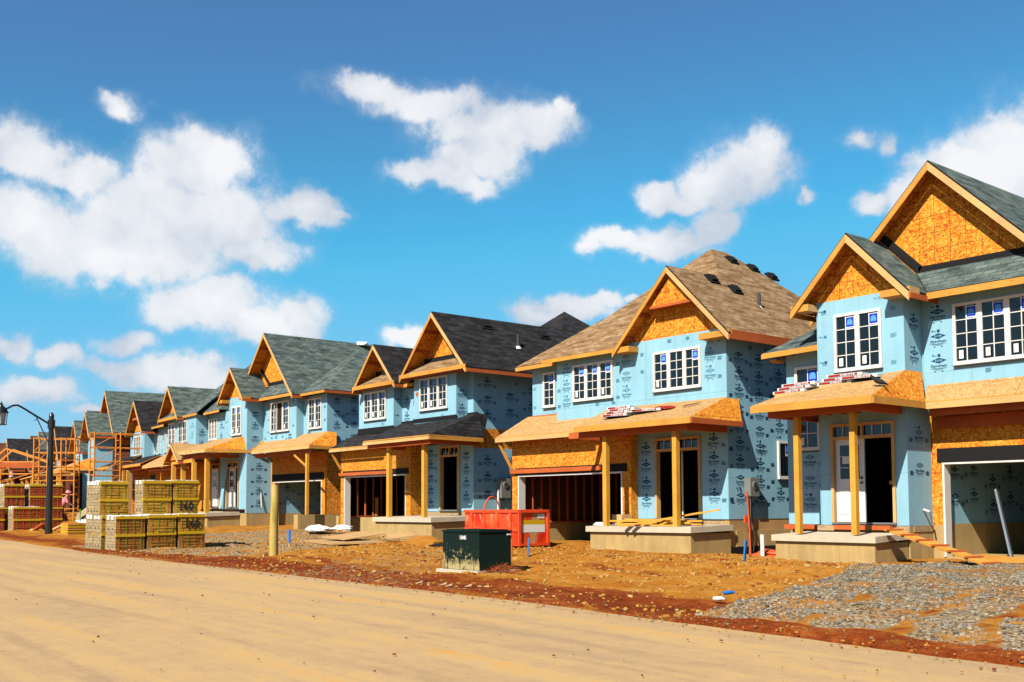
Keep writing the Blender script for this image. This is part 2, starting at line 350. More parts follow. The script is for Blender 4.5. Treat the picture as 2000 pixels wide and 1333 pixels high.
# ------------------------------------------------------------------ mesh helper
class Fr:
    def __init__(s, P=(0, 0), deg=0.):
        s.P = P; a = R(deg); s.u = (math.cos(a), -math.sin(a)); s.n = (math.sin(a), math.cos(a))
    def w(s, x, y, z): return (s.P[0]+s.u[0]*x+s.n[0]*y, s.P[1]+s.u[1]*x+s.n[1]*y, z)
WORLD = Fr()
class M:
    def __init__(s, *mats): s.v = []; s.f = []; s.mi = []; s.sm = []; s.names = list(mats) or ['white']
    def k(s, name):
        if isinstance(name, int): return name
        if name not in s.names: s.names.append(name)
        return s.names.index(name)
    def add(s, vs, fs, m=0, smooth=False):
        b = len(s.v); m = s.k(m); s.v += [tuple(q) for q in vs]
        for f in fs: s.f.append([b+i for i in f]); s.mi.append(m); s.sm.append(smooth)
    def box(s, x0, x1, y0, y1, z0, z1, m=0, top=None):
        if x0 > x1: x0, x1 = x1, x0
        if y0 > y1: y0, y1 = y1, y0
        if z0 > z1: z0, z1 = z1, z0
        V = [(x0, y0, z0), (x1, y0, z0), (x1, y1, z0), (x0, y1, z0), (x0, y0, z1), (x1, y0, z1), (x1, y1, z1), (x0, y1, z1)]
        s.add(V, [(0, 3, 2, 1), (0, 1, 5, 4), (1, 2, 6, 5), (2, 3, 7, 6), (3, 0, 4, 7)], m); s.add(V, [(4, 5, 6, 7)], top or m)
        return s
    def prism(s, pts, off, m=0, mb=None, ms=None):
        """polygon and its copy moved by off; m = first face, mb = moved face, ms = sides"""
        n = len(pts); o = Vector(off); A = [Vector(q) for q in pts]; B = [q+o for q in A]
        nn = Vector((0, 0, 0))
        for i in range(n): nn += A[i].cross(A[(i+1) % n])
        if nn.dot(o) > 0: A.reverse(); B.reverse()
        s.add(A, [tuple(range(n))], m); s.add(B, [tuple(reversed(range(n)))], mb if mb is not None else m)
        s.add(A+B, [(i, n+i, n+(i+1) % n, (i+1) % n) for i in range(n)], ms if ms is not None else m)
        return s
    def bar(s, p0, p1, wd, h, m=0, upv=(0, 0, 1)):
        p0, p1 = Vector(p0), Vector(p1); d = (p1-p0).normalized(); side = d.cross(Vector(upv))
        if side.length < 1e-4: side = Vector((1, 0, 0))
        side.normalize(); u = side.cross(d).normalized(); a = side*wd/2; b = u*h/2
        V = [p0-a-b, p0+a-b, p0+a+b, p0-a+b, p1-a-b, p1+a-b, p1+a+b, p1-a+b]
        s.add(V, [(3, 2, 1, 0), (4, 5, 6, 7), (0, 1, 5, 4), (1, 2, 6, 5), (2, 3, 7, 6), (3, 0, 4, 7)], m); return s
    def tube(s, pts, rad, n=8, m=0, caps=True):
        pts = [Vector(q) for q in pts]; rads = rad if isinstance(rad, (list, tuple)) else [rad]*len(pts); V = []
        ref = Vector((.13, .31, 1)).normalized()
        for i, q in enumerate(pts):
            d = (pts[min(i+1, len(pts)-1)]-pts[max(i-1, 0)]).normalized()
            a = d.cross(ref)
            if a.length < .05: a = d.cross(Vector((1, 0, 0)))
            a.normalize(); b = d.cross(a)
            V += [q+(a*math.cos(2*math.pi*j/n)+b*math.sin(2*math.pi*j/n))*rads[i] for j in range(n)]
        F = [(i*n+j, i*n+(j+1) % n, (i+1)*n+(j+1) % n, (i+1)*n+j) for i in range(len(pts)-1) for j in range(n)]
        s.add(V, F, m, True)
        if caps: s.add(V[:n], [tuple(reversed(range(n)))], m); s.add(V[-n:], [tuple(range(n))], m)
        return s
    def build(s, name, parent=None, fr=WORLD, **kw):
        me = bpy.data.meshes.new(name); base = parent['_o'] if parent is not None and '_o' in parent else (0, 0, 0)
        W = [Vector(fr.w(*q)) for q in s.v]
        if parent is None: 
            base = kw.pop('origin', None) or (sum(q.x for q in W)/len(W), sum(q.y for q in W)/len(W), min(q.z for q in W))
        me.from_pydata([q-Vector(base) for q in W], [], s.f)
        for n_ in s.names: me.materials.append(MATS[n_])
        ul = me.uv_layers.new(name='UVMap').data
        for p_, mi, smo in zip(me.polygons, s.mi, s.sm):
            p_.material_index = mi; p_.use_smooth = smo
        Z = Vector((0, 0, 1))
        for p_ in me.polygons:
            n_ = p_.normal; u = Z.cross(n_)
            u = Vector((1, 0, 0)) if u.length < .02 else u.normalized(); v = n_.cross(u)
            for li, vi in zip(p_.loop_indices, p_.vertices):
                q = W[vi]; ul[li].uv = (q.dot(u), q.dot(v))
        o = bpy.data.objects.new(name, me); COL.objects.link(o)
        if parent is not None: o.parent = parent
        else: o.location = base
        if '_o' not in o and parent is not None: o['_o'] = base
        for k_, v_ in kw.items(): o[k_] = v_
        return o
def thing(name, loc, label, cat, group=None):
    o = bpy.data.objects.new(name, None); COL.objects.link(o); o.location = loc; o['_o'] = tuple(loc); o.empty_display_size = .3
    o['label'] = label; o['category'] = cat
    if group: o['group'] = group
    return o
def tag(o, label=None, cat=None, group=None, kind=None):
    for k_, v_ in (('label', label), ('category', cat), ('group', group), ('kind', kind)):
        if v_: o[k_] = v_
    return o

# lettering as flat mesh (built-in font), cached as (verts, faces) with unit height
_txt = {}
def text_geo(body, bold=.02):
    if (body, bold) in _txt: return _txt[(body, bold)]
    cu = bpy.data.curves.new('t', 'FONT'); cu.body = body; cu.size = 1; cu.resolution_u = 1; cu.offset = bold; cu.align_x = 'CENTER'
    o = bpy.data.objects.new('t', cu); COL.objects.link(o); dg = bpy.context.evaluated_depsgraph_get(); dg.update()
    me = bpy.data.meshes.new_from_object(o.evaluated_get(dg)); V = [(v.co.x, v.co.y) for v in me.vertices]; F = [tuple(p_.vertices) for p_ in me.polygons]
    bpy.data.objects.remove(o); bpy.data.curves.remove(cu); bpy.data.meshes.remove(me)
    _txt[(body, bold)] = (V, F); return V, F
class Face:
    """a vertical wall plane: kind 'F' faces the road (-y), kind 'R' faces +x; a runs along the wall, o is the distance proud of it"""
    def __init__(s, kind, c): s.kind = kind; s.c = c
    def p(s, a, o, z): return (a, s.c-o, z) if s.kind == 'F' else (s.c+o, a, z)
    def text(s, m, body, a, z, size, o=.004, mm='print', bold=.02, sx=1.):
        V, F = text_geo(body, bold); m.add([s.p(a+x*size*sx, o, z+y*size) for x, y in V], F, mm)
    def quad(s, m, a0, a1, z0, z1, o, mm):
        m.add([s.p(a0, o, z0), s.p(a1, o, z0), s.p(a1, o, z1), s.p(a0, o, z1)], [(0, 1, 2, 3)], mm)
    def box(s, m, a0, a1, z0, z1, o0, o1, mm, top=None):
        q0, q1 = s.p(a0, o0, z0), s.p(a1, o1, z1); m.box(q0[0], q1[0], q0[1], q1[1], z0, z1, mm, top)
def wall(m, fc, a0, a1, z0, z1, holes=(), t=.14, mm='foam', mi='roomshade'):
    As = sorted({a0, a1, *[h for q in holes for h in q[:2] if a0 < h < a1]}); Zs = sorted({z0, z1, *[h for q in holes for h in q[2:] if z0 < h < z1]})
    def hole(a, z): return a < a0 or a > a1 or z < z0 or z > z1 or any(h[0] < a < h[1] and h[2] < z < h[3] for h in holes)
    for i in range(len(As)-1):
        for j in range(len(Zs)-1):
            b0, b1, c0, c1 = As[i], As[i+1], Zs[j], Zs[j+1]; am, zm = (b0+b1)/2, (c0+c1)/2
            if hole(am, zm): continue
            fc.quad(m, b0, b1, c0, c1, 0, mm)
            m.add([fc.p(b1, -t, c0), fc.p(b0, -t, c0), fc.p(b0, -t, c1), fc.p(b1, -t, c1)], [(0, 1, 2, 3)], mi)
            for (da, dz, e) in ((-1e-3, 0, ((b0, c1), (b0, c0))), (1e-3, 0, ((b1, c0), (b1, c1))), (0, -1e-3, ((b0, c0), (b1, c0))), (0, 1e-3, ((b1, c1), (b0, c1)))):
                aa = (b0 if da < 0 else b1)+da if da else am; zz = (c0 if dz < 0 else c1)+dz if dz else zm
                if hole(aa, zz):
                    (pa, pz), (qa, qz) = e; m.add([fc.p(pa, -t, pz), fc.p(qa, -t, qz), fc.p(qa, 0, qz), fc.p(pa, 0, pz)], [(0, 1, 2, 3)], mm)
def logos(m, fc, a0, a1, z0, z1, avoid=(), brand='DOW', seed=0, mm='print', rowh=.66, dense=1.):
    """rows of printed board marks: lozenge with the maker's name, the word under it, small print beside"""
    rnd = random.Random(seed*13+5); n = max(1, round((a1-a0)/1.0)); w_ = (a1-a0)/n
    def free(x0, x1, y0, y1): return x0 > a0+.02 and x1 < a1-.02 and y0 > z0+.02 and y1 < z1-.02 and not any(x0 < h[1]+.06 and x1 > h[0]-.06 and y0 < h[3]+.06 and y1 > h[2]-.06 for h in avoid)
    for i in range(n):
        ac = a0+(i+.5)*w_+rnd.uniform(-.03, .03); z = z0+.12+rnd.uniform(0, .45)
        while z < z1:
            if rnd.random() < dense and free(ac-.22, ac+.22, z-.06, z+.30):
                if brand == 'DOW':
                    m.add([fc.p(ac-.20, .004, z+.22), fc.p(ac, .004, z+.15), fc.p(ac+.20, .004, z+.22), fc.p(ac, .004, z+.29)], [(0, 1, 2, 3)], mm)
                    fc.text(m, 'DOW', ac, z+.193, .074, .007, 'foam', .02)
                else:
                    for sg in (1, -1):
                        m.add([fc.p(ac-.21, .004, z+.22), fc.p(ac, .004, z+.22+sg*.06), fc.p(ac+.21, .004, z+.22), fc.p(ac, .004, z+.22+sg*.044)], [(0, 1, 2, 3) if sg < 0 else (3, 2, 1, 0)], mm)
                    fc.text(m, 'DUPONT', ac, z+.197, .068, .004, mm, .02)
                fc.text(m, 'Styrofoam', ac, z+.062, .098, .004, mm, .026)
                for q, (wq, dz_) in enumerate(((.23, .030), (.16, .010), (.09, -.012))):
                    fc.quad(m, ac-wq, ac+wq*.9, z+dz_, z+dz_+.007, .004, mm)
                for q in (-.1, .09): fc.quad(m, ac+q-.018, ac+q+.018, z-.055, z-.028, .004, mm)
            for sd_ in (-1, 1):
                b = ac+sd_*.36; zz = z-.02
                if rnd.random() < .8*dense and free(b-.10, b+.10, zz, zz+.12):
                    for q in range(5): fc.quad(m, b-.09, b+.09-rnd.uniform(0, .07), zz+q*.022, zz+q*.022+.012, .004, mm)
            if rnd.random() < .8*dense and free(ac-.16, ac+.08, z+.31, z+.38):
                fc.quad(m, ac-.025, ac+.045, z+.31, z+.38, .004, mm)
                fc.quad(m, ac-.16, ac-.13, z+.33, z+.375, .004, mm); fc.quad(m, ac-.12, ac-.05, z+.33, z+.345, .004, mm)
            z += rowh
def window(P, fr, fc, a0, a1, z0, z1, units=3, rows=4, cols=2, stick=(0, 1, 2), low=(0, 2), name='window', openu=None, o=0., fwid=.07, wide=.055):
    """casement window: frame (part) > pane, sticker (sub-parts); all proud of the wall plane by a few centimetres"""
    f = M('white'); pr = .055+o
    mull = .13 if units > 1 else 0
    uw = (a1-a0-2*fwid-(units-1)*mull)/units
    fc.box(f, a0, a1, z0, z0+fwid+.02, -.02, pr+.012, 'white'); fc.box(f, a0, a1, z1-fwid, z1, -.02, pr, 'white')
    fc.box(f, a0, a0+fwid, z0+fwid+.02, z1-fwid, -.02, pr, 'white'); fc.box(f, a1-fwid, a1, z0+fwid+.02, z1-fwid, -.02, pr, 'white')
    fc.box(f, a0-.01, a1+.01, z0-.03, z0-.003, -.02, pr+.02, 'darkgrey')
    W = []
    for i in range(units):
        u0 = a0+fwid+i*(uw+mull); u1 = u0+uw; b0, b1 = z0+fwid+.02, z1-fwid
        if i < units-1: fc.box(f, u1, u1+mull, b0, b1, -.02, pr-.006, 'white')
        if openu == i:
            for (o0, o1, z_0, z_1) in ((.03, .06, b0, b1), (.34, .37, b0, b1), (.06, .34, b0, b0+.04), (.06, .34, b1-.04, b1), (.19, .205, b0+.04, b1-.04)): fc.box(f, u0, u0+.03, z_0, z_1, o0, o1, 'white')
            for q in (1, 2, 3): fc.box(f, u0+.005, u0+.02, b0+(b1-b0)*q/4-.008, b0+(b1-b0)*q/4+.008, .06, .34, 'white')
            W.append((u0, u1, b0, b1, True)); continue
        for q in range(1, cols): x = u0+(u1-u0)*q/cols; fc.box(f, x-.011, x+.011, b0, b1, .018, .030, 'white')
        for q in range(1, rows): z = b0+(b1-b0)*q/rows; fc.box(f, u0, u1, z-.010, z+.010, .0185, .0285, 'white')
        W.append((u0, u1, b0, b1, False))
    fo = f.build(name, P, fr)
    for i, (u0, u1, b0, b1, op) in enumerate(W):
        pm = M('glass'); fc.quad(pm, u0, u1, b0, b1, .012, 'glass' if not op else 'roomshade'); pm.build('pane', fo, fr)  # open unit gets a flat dark sheet standing for the shaded room
        if op: continue
        if i in stick or i in low:
            sm = M('paper')
            if i in stick:
                s0, s1 = u0+(u1-u0)*.50, u1-.01; t1 = b1-.03; t0 = t1-(s1-s0)*1.25
                fc.quad(sm, s0, s1, t0, t1, .034, 'paper'); fc.quad(sm, s0+.015, s1-.015, t0+(t1-t0)*.2, t1-.015, .036, 'stickerblue')
                cx = (s0+s1)/2; rr = (s1-s0)*.30; zz = t0+(t1-t0)*.58
                arc = [(cx+rr*math.cos(R(q)), zz+rr*math.sin(R(q))) for q in range(0, 181, 30)]; arc = [(cx+rr, zz-rr*.9)]+arc+[(cx-rr, zz-rr*.9)]
                sm.add([fc.p(a, .038, z) for a, z in arc], [tuple(range(len(arc)))], 'stickerlight')
                fc.quad(sm, s0+.03, s1-.03, t0+(t1-t0)*.08, t0+(t1-t0)*.13, .036, 'stickerblue')
            if i in stick and i in low: sm.build('sticker', fo, fr); sm = M('paper')
            if i in low: fc.quad(sm, u0+(u1-u0)*.12, u0+(u1-u0)*.33, b0+.06, b0+.26, .034, 'paper')
            sm.build('sticker', fo, fr)
    return fo
def fascia(m, p0, p1, h, t=.035, mm='lumber', out=(0, -1, 0)):
    """board along p0-p1 whose top edge is p0-p1, hanging h down, thickness t outwards"""
    p0, p1, o_ = Vector(p0), Vector(p1), Vector(out).normalized()*t; dn = Vector((0, 0, -h))
    m.prism([p0+o_, p1+o_, p1+o_+dn, p0+o_+dn], -o_, mm)
def fasc(P, fr, *a, **k):
    m = M(k.get('mm', a[4] if len(a) > 4 else 'lumber')); fascia(m, *a, **k); return m.build('fascia_board', P, fr)
def slab(m, pts, t, mt_, mb='osb', ms_='membrane'):
    m.prism(pts, (0, 0, -t), mt_, mb, ms_)
def gable(P, fr, xc, zr, half, slope, y0, y1, sh, wy=None, oz0=None, grid=True, rake_h=.20, name='gable_roof', closed=False, lookouts=True, wallmat=None, lm='lumber', rside=True, lside=True, trap=None):
    """front-facing gable: shingled roof, rake boards, lookouts, sheathed gable wall; closed = boxed-in bottom with small skirt roof"""
    ze = zr-half*slope; r = M(sh)
    for sg in (-1, 1):
        A = [(xc, y0, zr), (xc, y1, zr), (xc+sg*half, y1, ze), (xc+sg*half, y0, ze)]
        r.prism(A, (0, 0, -.05), sh, 'osb', 'membrane')
    ro = r.build(name, P, fr)
    for sg in (-1, 1):
        b = M(lm); p0 = Vector((xc, y0, zr-.055)); p1 = Vector((xc+sg*half, y0, ze-.055)); dn = Vector((0, 0, -rake_h))
        b.prism([p0, p1, p1+dn, p0+dn], (0, -.035, 0), 'lumberpale' if sg > 0 else lm); b.build('rake_board', P, fr)
        if (sg > 0 and rside) or (sg < 0 and lside):
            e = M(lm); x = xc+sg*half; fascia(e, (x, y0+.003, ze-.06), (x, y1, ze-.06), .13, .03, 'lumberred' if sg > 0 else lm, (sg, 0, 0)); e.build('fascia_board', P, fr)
    if wy is not None:
        gw = M('osbgrid' if grid else 'osb'); q = oz0; hb = (zr-.06-q)/slope
        pts = [(xc-hb, wy, q), (xc+hb, wy, q), (xc, wy, zr-.06)]
        if hb > half: pts = [(xc-half, wy, q), (xc+half, wy, q), (xc+half, wy, ze-.06), (xc, wy, zr-.06), (xc-half, wy, ze-.06)]
        gw.prism(pts, (0, .1, 0), wallmat or ('osbgrid' if grid else 'osb')); gw.build('gable_wall', P, fr)
        if lookouts and wy-y0 > .2:
            s_ = .55
            while s_ < half-.1:
                for sg in (-1, 1):
                    z = zr-.055-s_*slope-.07; lk = M('lumberred'); lk.box(xc+sg*s_-.02, xc+sg*s_+.02, y0+.01, wy, z-.05, z+.04, 'lumberred'); lk.build('lookout', P, fr)  # eave shade put into the redder wood of the lookouts
                s_ += .62
    return ro
def part(P, fr, name, m, **kw): return m.build(name, P, fr, **kw)

# ------------------------------------------------------------------ ground, road
def interp(x, xs, ys):
    if x <= xs[0]: return ys[0]
    for i in range(len(xs)-1):
        if x <= xs[i+1]: return ys[i]+(ys[i+1]-ys[i])*(x-xs[i])/(xs[i+1]-xs[i])
    return ys[-1]
XR = [-200, -100, -60, -44, -33, -23, -13, -5, 5]; ZR = [2.2, 1.3, .72, .52, .34, .28, .22, .08, 0]
XH = [-110, -90, -70, -50, -42, -35, -31, -25, -19, -13, -8, 5]; ZH = [1.9, 1.5, 1.15, .74, .62, .5, .42, .42, .33, .29, .36, .4]
def gz(x, y):
    t = min(max((y-10.5)/10.5, 0), 1); return interp(x, XR, ZR)*(1-t)+interp(x, XH, ZH)*t
def inpoly(x, y, P):
    c = False; j = len(P)-1
    for i in range(len(P)):
        if (P[i][1] > y) != (P[j][1] > y) and x < (P[j][0]-P[i][0])*(y-P[i][1])/(P[j][1]-P[i][1])+P[i][0]: c = not c
        j = i
    return c
GR1 = [(-42, 17), (-43.6, 26), (-31.5, 26), (-31.3, 19), (-28.6, 15.8), (-26.5, 12.6), (-29, 11.4), (-36, 11.0), (-37, 14)]
GR2 = [(-20, 10.3), (-22.5, 13), (-27, 19.5), (-24.5, 19.5), (-19.0, 13.5), (-15.5, 10.5)]
GR3 = [(-9.4, 10.3), (-9.9, 13), (-11.2, 16.6), (-12.4, 19.4), (-11.5, 22.5), (-4, 22.5), (-2, 10.3)]
def masks(x, y):
    nx = noise.noise(Vector((x*.5, y*.5, 1)))*.9; ny = noise.noise(Vector((x*.5, y*.5, 7)))*.9
    g1 = 1. if inpoly(x+nx, y+ny, GR1) else 0.; g2 = .42 if inpoly(x+nx*.6, y+ny*.6, GR2) else 0.; g3 = 1. if inpoly(x+nx*.3, y+ny*.3, GR3) else 0.
    wet = 1.25*max(0, 1-abs(y-11.3+nx*.5)/1.7)*(1. if x > -36 else .6)
    wet = max(wet, .62*max(0, 1-abs(y-16.0+nx*1.2)/.8) if -24 < x < -12.5 else 0, .6*max(0, 1-abs(y-19.8+nx)/.6) if -27 < x < -12 else 0)
    wet = max(wet, .75*max(0, 1-abs((y-12.6-(x+20)*-.10))/.7) if -30 < x < -12 else 0)
    rb = 0.
    if g3:
        for xc_, sl in ((-8.0, .30), (-5.9, .22), (-6.9, .26)):
            rb = max(rb, math.exp(-((x-xc_+sl*(y-11.5)+nx*.6)/.16)**2)*max(0, .55+.9*noise.noise(Vector((x*.9, y*1.1, 33))))*(1 if y < 15 else .4))
        if y < 10.95+ny*.1: rb = 1.
        g3 = max(0, g3-rb*1.3)
    wet = max(wet, .9*max(0, 1-((x+12.2)/1.6)**2-((y-12.0)/1.1)**2), .8*max(0, 1-((x+15.2)/2.2)**2-((y-20.6)/.5)**2))
    return max(g1, g2, g3), (wet*(.25 if g3 > .5 else 1) if not rb else max(.75*rb, .3)), ((.55+.45*min(1, max(0, (y-12.5)/3))) if g3 or rb else .25)
def bump(x, y):
    if y < 9.9: return 0
    k = min(1, (y-9.9)/2)
    b = noise.noise(Vector((x*.35, y*.45, 3)))*.10+noise.noise(Vector((x*1.3, y*1.5, 5)))*.065+noise.noise(Vector((x*3.1, y*3.1, 9)))*.035+abs(noise.noise(Vector((x*8, y*8, 2))))*.035
    e = .10*math.exp(-((y-18.2)/1.2)**2)*(1 if -21 < x < -12 else 0)
    d = 0
    if inpoly(x, y, GR3): d = .07
    return (b+e)*k+d*k
def span(a, b, st):
    n = max(1, round((b-a)/st)); return [a+(b-a)*i/n for i in range(n)]
gx = [-700, -500, -350, -250, -180, -140, -115]+span(-100, -56, 1.0)+span(-56, -34, .3)+span(-34, -2, .13)+span(-2, 6, .5)+[10, 20, 40, 80, 150, 300]
gy = [-300, -120, -50, -20, -8, 0, 6, 9]+span(9.6, 19, .12)+span(19, 24, .25)+[26, 30, 36, 45, 60, 100, 180, 350, 700]
V = []; F = []; C_ = []
for y in gy:
    for x in gx:
        e = .05*noise.noise(Vector((x*.9, 0, 11)))+.03*noise.noise(Vector((x*3, y, 11)))
        z = gz(x, y)+bump(x, y)+e*0
        edge = 10.5+.25*noise.noise(Vector((x*.35, 0, 4)))+.10*noise.noise(Vector((x*2.2, 0, 8)))
        if y < edge: z = gz(x, y)-min(.12, (edge-y)*.25+.0)
        else: z += .02
        V.append((x, y, z)); C_.append(masks(x, y))
nx_ = len(gx)
F = [(j*nx_+i, j*nx_+i+1, (j+1)*nx_+i+1, (j+1)*nx_+i) for j in range(len(gy)-1) for i in range(nx_-1)]
me = bpy.data.meshes.new('ground'); me.from_pydata(V, [], F); me.materials.append(MATS['ground'])
at = me.attributes.new('mask', 'FLOAT_VECTOR', 'POINT')
for i, c in enumerate(C_): at.data[i].vector = c
me.polygons.foreach_set('use_smooth', [True]*len(me.polygons))
go = bpy.data.objects.new('ground', me); COL.objects.link(go); go['kind'] = 'structure'
rx_ = [-700, -300, -200]+span(-150, -60, 4)+span(-60, 6, .5)+[6, 20, 60, 300]; ry_ = [-12]+span(-4, 10.3, .35)+[10.3, 10.9]
V = [(x, y, interp(x, XR, ZR)-(.05 if y > 10.6 else 0)+.012*noise.noise(Vector((x*.6, y*1.6, 0)))+.006*noise.noise(Vector((x*2, y*4, 3)))) for y in ry_ for x in rx_]
n_ = len(rx_); F = [(j*n_+i, j*n_+i+1, (j+1)*n_+i+1, (j+1)*n_+i) for j in range(len(ry_)-1) for i in range(n_-1)]
me = bpy.data.meshes.new('road'); me.from_pydata(V, [], F); me.materials.append(MATS['road']); me.polygons.foreach_set('use_smooth', [True]*len(me.polygons))
ro = bpy.data.objects.new('road', me); COL.objects.link(ro); ro['kind'] = 'structure'

# loose stones and clods: uncountable, one object per sort
def stones(name, n, area, size, mats, keep=None, seed=1, emb=.35):
    rnd = random.Random(seed); m = M(*mats); tries = 0; k = 0
    base = [(-.75, -.8, -.7), (.8, -.7, -.8), (.7, .8, -.7), (-.8, .7, -.75), (-.7, -.6, .7), (.6, -.75, .6), (.55, .6, .75), (-.6, .65, .55)]
    FF = [(0, 3, 2, 1), (0, 1, 5, 4), (1, 2, 6, 5), (2, 3, 7, 6), (3, 0, 4, 7), (4, 5, 6), (4, 6, 7)]
    while k < n and tries < n*12:
        tries += 1; x = rnd.uniform(area[0], area[1]); y = rnd.uniform(area[2], area[3])
        if keep and not keep(x, y, rnd): continue
        s_ = size[0]+(size[1]-size[0])*rnd.random()**3; a = rnd.uniform(0, 6.28); ca, sa = math.cos(a), math.sin(a)
        z = gz(x, y)+bump(x, y)+.02+s_*(.5-emb); sx, sy, sz = s_*rnd.uniform(.7, 1.3), s_*rnd.uniform(.6, 1.), s_*rnd.uniform(.4, .8); V = []
        for bx, by, bz in base:
            bx, by, bz = bx*sx*rnd.uniform(.8, 1.2)+rnd.uniform(-.2, .2)*s_, by*sy*rnd.uniform(.8, 1.2)+rnd.uniform(-.2, .2)*s_, bz*sz*rnd.uniform(.8, 1.1)
            V.append((x+bx*ca-by*sa, y+bx*sa+by*ca, z+bz))
        m.add(V, FF, rnd.randrange(len(mats))); k += 1
    o = m.build(name, None, origin=(area[0], area[2], 0)); o['kind'] = 'stuff'; return o
mat('cloda', None, .95, color=(.50, .25, .045)); mat('clodb', None, .95, color=(.42, .17, .02)); mat('clodc', None, .95, color=(.56, .36, .13)); mat('clodd', None, .95, color=(.24, .06, .015))
mat('stonea', None, .9, color=(.31, .225, .13)); mat('stoneb', None, .9, color=(.13, .105, .08)); mat('stonec', None, .9, color=(.44, .36, .25)); mat('stoned', None, .9, color=(.27, .255, .235))
stones('gravel', 34000, (-13, -2, 10.4, 22.5), (.007, .034), ['stonea', 'stoneb', 'stonec', 'stoned'], lambda x, y, r: masks(x, y)[0] > .5 and noise.noise(Vector((x*.55, y*.9, 21))) < .02+r.random()*.35, 1)
stones('driveway_gravel', 9000, (-44, -25, 10.5, 25), (.012, .04), ['stonec', 'clodc', 'stonea', 'cloda', 'stoneb'], lambda x, y, r: inpoly(x, y, GR1) and r.random() < .8, 2)
stones('dirt_clods', 14000, (-36, -4, 10.6, 22.5), (.008, .055), ['cloda', 'clodb', 'cloda', 'clodb', 'clodc', 'clodd'], lambda x, y, r: not inpoly(x, y, GR3) and r.random() < .35+.6*math.exp(-((y-19)/3.5)**2), 3)
stones('road_edge_crumbs', 2200, (-32, -3.5, 9.9, 10.9), (.004, .026), ['cloda', 'clodb', 'clodd', 'stonea'], lambda x, y, r: r.random() < (y-9.6)/1.2, 6)
stones('road_pebbles', 350, (-30, -3, 3.2, 10.4), (.005, .022), ['clodb', 'stoneb', 'clodd'], None, 4, .1)

# ------------------------------------------------------------------ houses
W = WORLD
GRP = 'unfinished houses in the row'
def box_part(P, name, b, m, fr=W, top=None):
    q = M(m); q.box(*b, m, top); return q.build(name, P, fr)
def post(P, fr, x, y, z0, z1, s=.14, name='post', m='postwood'):
    return box_part(P, name, (x-s/2, x+s/2, y-s/2, y+s/2, z0, z1), m, fr)
def concrete_box(P, fr, name, b):
    return box_part(P, name, b, 'concrete', fr)
def shell(P, fr, x0, x1, y0, y1, z0, z1, left=True, back=True, right=False, fl=None, ceil=None):
    q = M('osb')
    if left: q.box(x0, x0+.12, y0+.15, y1-.12, z0, z1, 'foam')
    if right: q.box(x1-.12, x1, y0+.15, y1-.12, z0, z1, 'foam')
    if back: q.box(x0+.001, x1-.001, y1-.12, y1, z0, z1, 'foam')
    q.build('rear_walls', P, fr)
    if fl is not None: box_part(P, 'floor_deck', (x0+.13, x1-.13, y0+.15, y1-.13, fl-.1, fl), 'roomshade', fr)
    if ceil is not None: box_part(P, 'upper_floor', (x0+.13, x1-.13, y0+.15, y1-.13, ceil, ceil+.1), 'roomshade', fr)
def door_frame(P, fr, fc, a0, a1, z0, z1, zh, cells, wood_='lumberpale', mull=True, name='door_frame'):
    """outer frame with a glazed transom between zh and z1; cells = list of pane counts left to right"""
    f = M(wood_); t = .075
    fc.box(f, a0, a0+t, z0, z1, -.12, .05, wood_); fc.box(f, a1-t, a1, z0, z1, -.12, .05, wood_)
    fc.box(f, a0+t, a1-t, z1-t, z1, -.12, .05, wood_); fc.box(f, a0+t, a1-t, zh, zh+t, -.12, .047, wood_)
    fc.box(f, a0, a1, z0-.04, z0-.002, -.12, .07, 'grey')
    n = len(cells); w_ = (a1-a0-2*t)/n
    for i in range(1, n): fc.box(f, a0+t+i*w_-.03, a0+t+i*w_+.03, zh+t, z1-t, -.1, .045, wood_)
    for i, c in enumerate(cells):
        for q in range(1, c): x = a0+t+i*w_+w_*q/c; fc.box(f, x-.01, x+.01, zh+t, z1-t, -.02, .0, 'white')
    fo = f.build(name, P, fr); g_ = M('glass'); fc.quad(g_, a0+t, a1-t, zh+t, z1-t, -.03, 'glass'); g_.build('transom_pane', fo, fr); return fo
def front_door(P, fr, fc, a0, a1, z0, z1, o=-.05, ang=0., glass=(.1, .1, .52, .93), cols=2, rows=3, notice=True):
    d = M('whitepaint'); fc.box(d, a0, a1, z0, z1, o-.045, o, 'whitepaint'); w_ = a1-a0; h_ = z1-z0
    g0, g1, y0, y1 = a0+w_*.16, a1-w_*.16, z0+h_*glass[2], z0+h_*glass[3]
    for (x0, x1, q0, q1) in ((g0-.04, g1+.04, y0-.04, y0), (g0-.04, g1+.04, y1, y1+.04), (g0-.04, g0, y0, y1), (g1, g1+.04, y0, y1), (a0+w_*.14, a0+w_*.46, z0+h_*.09, z0+h_*.40), (a0+w_*.54, a0+w_*.86, z0+h_*.09, z0+h_*.40)):
        fc.box(d, x0, x1, q0, q1, o, o+.012, 'whitepaint')
    for i in range(1, cols): x = g0+(g1-g0)*i/cols; fc.box(d, x-.008, x+.008, y0, y1, o+.004, o+.010, 'white')
    for i in range(1, rows): z = y0+(y1-y0)*i/rows; fc.box(d, g0, g1, z-.008, z+.008, o+.0045, o+.0095, 'white')
    do = d.build('door', P, fr); g_ = M('glass'); fc.quad(g_, g0, g1, y0, y1, o+.003, 'glass'); g_.build('pane', do, fr)
    k = M('darkgrey')
    for z in (z0+h_*.47, z0+h_*.53): c = fc.p(a1-.07, o, z); c2 = fc.p(a1-.07, o+.05, z); k.tube([c, c2], .028, 8, 'darkgrey')
    k.build('handle', do, fr)
    if notice:
        n_ = M('paper'); fc.quad(n_, g0+.07, g1-.05, y0+(y1-y0)*.45, y0+(y1-y0)*.66, o+.014, 'paper'); n_.build('notice', do, fr)
    return do
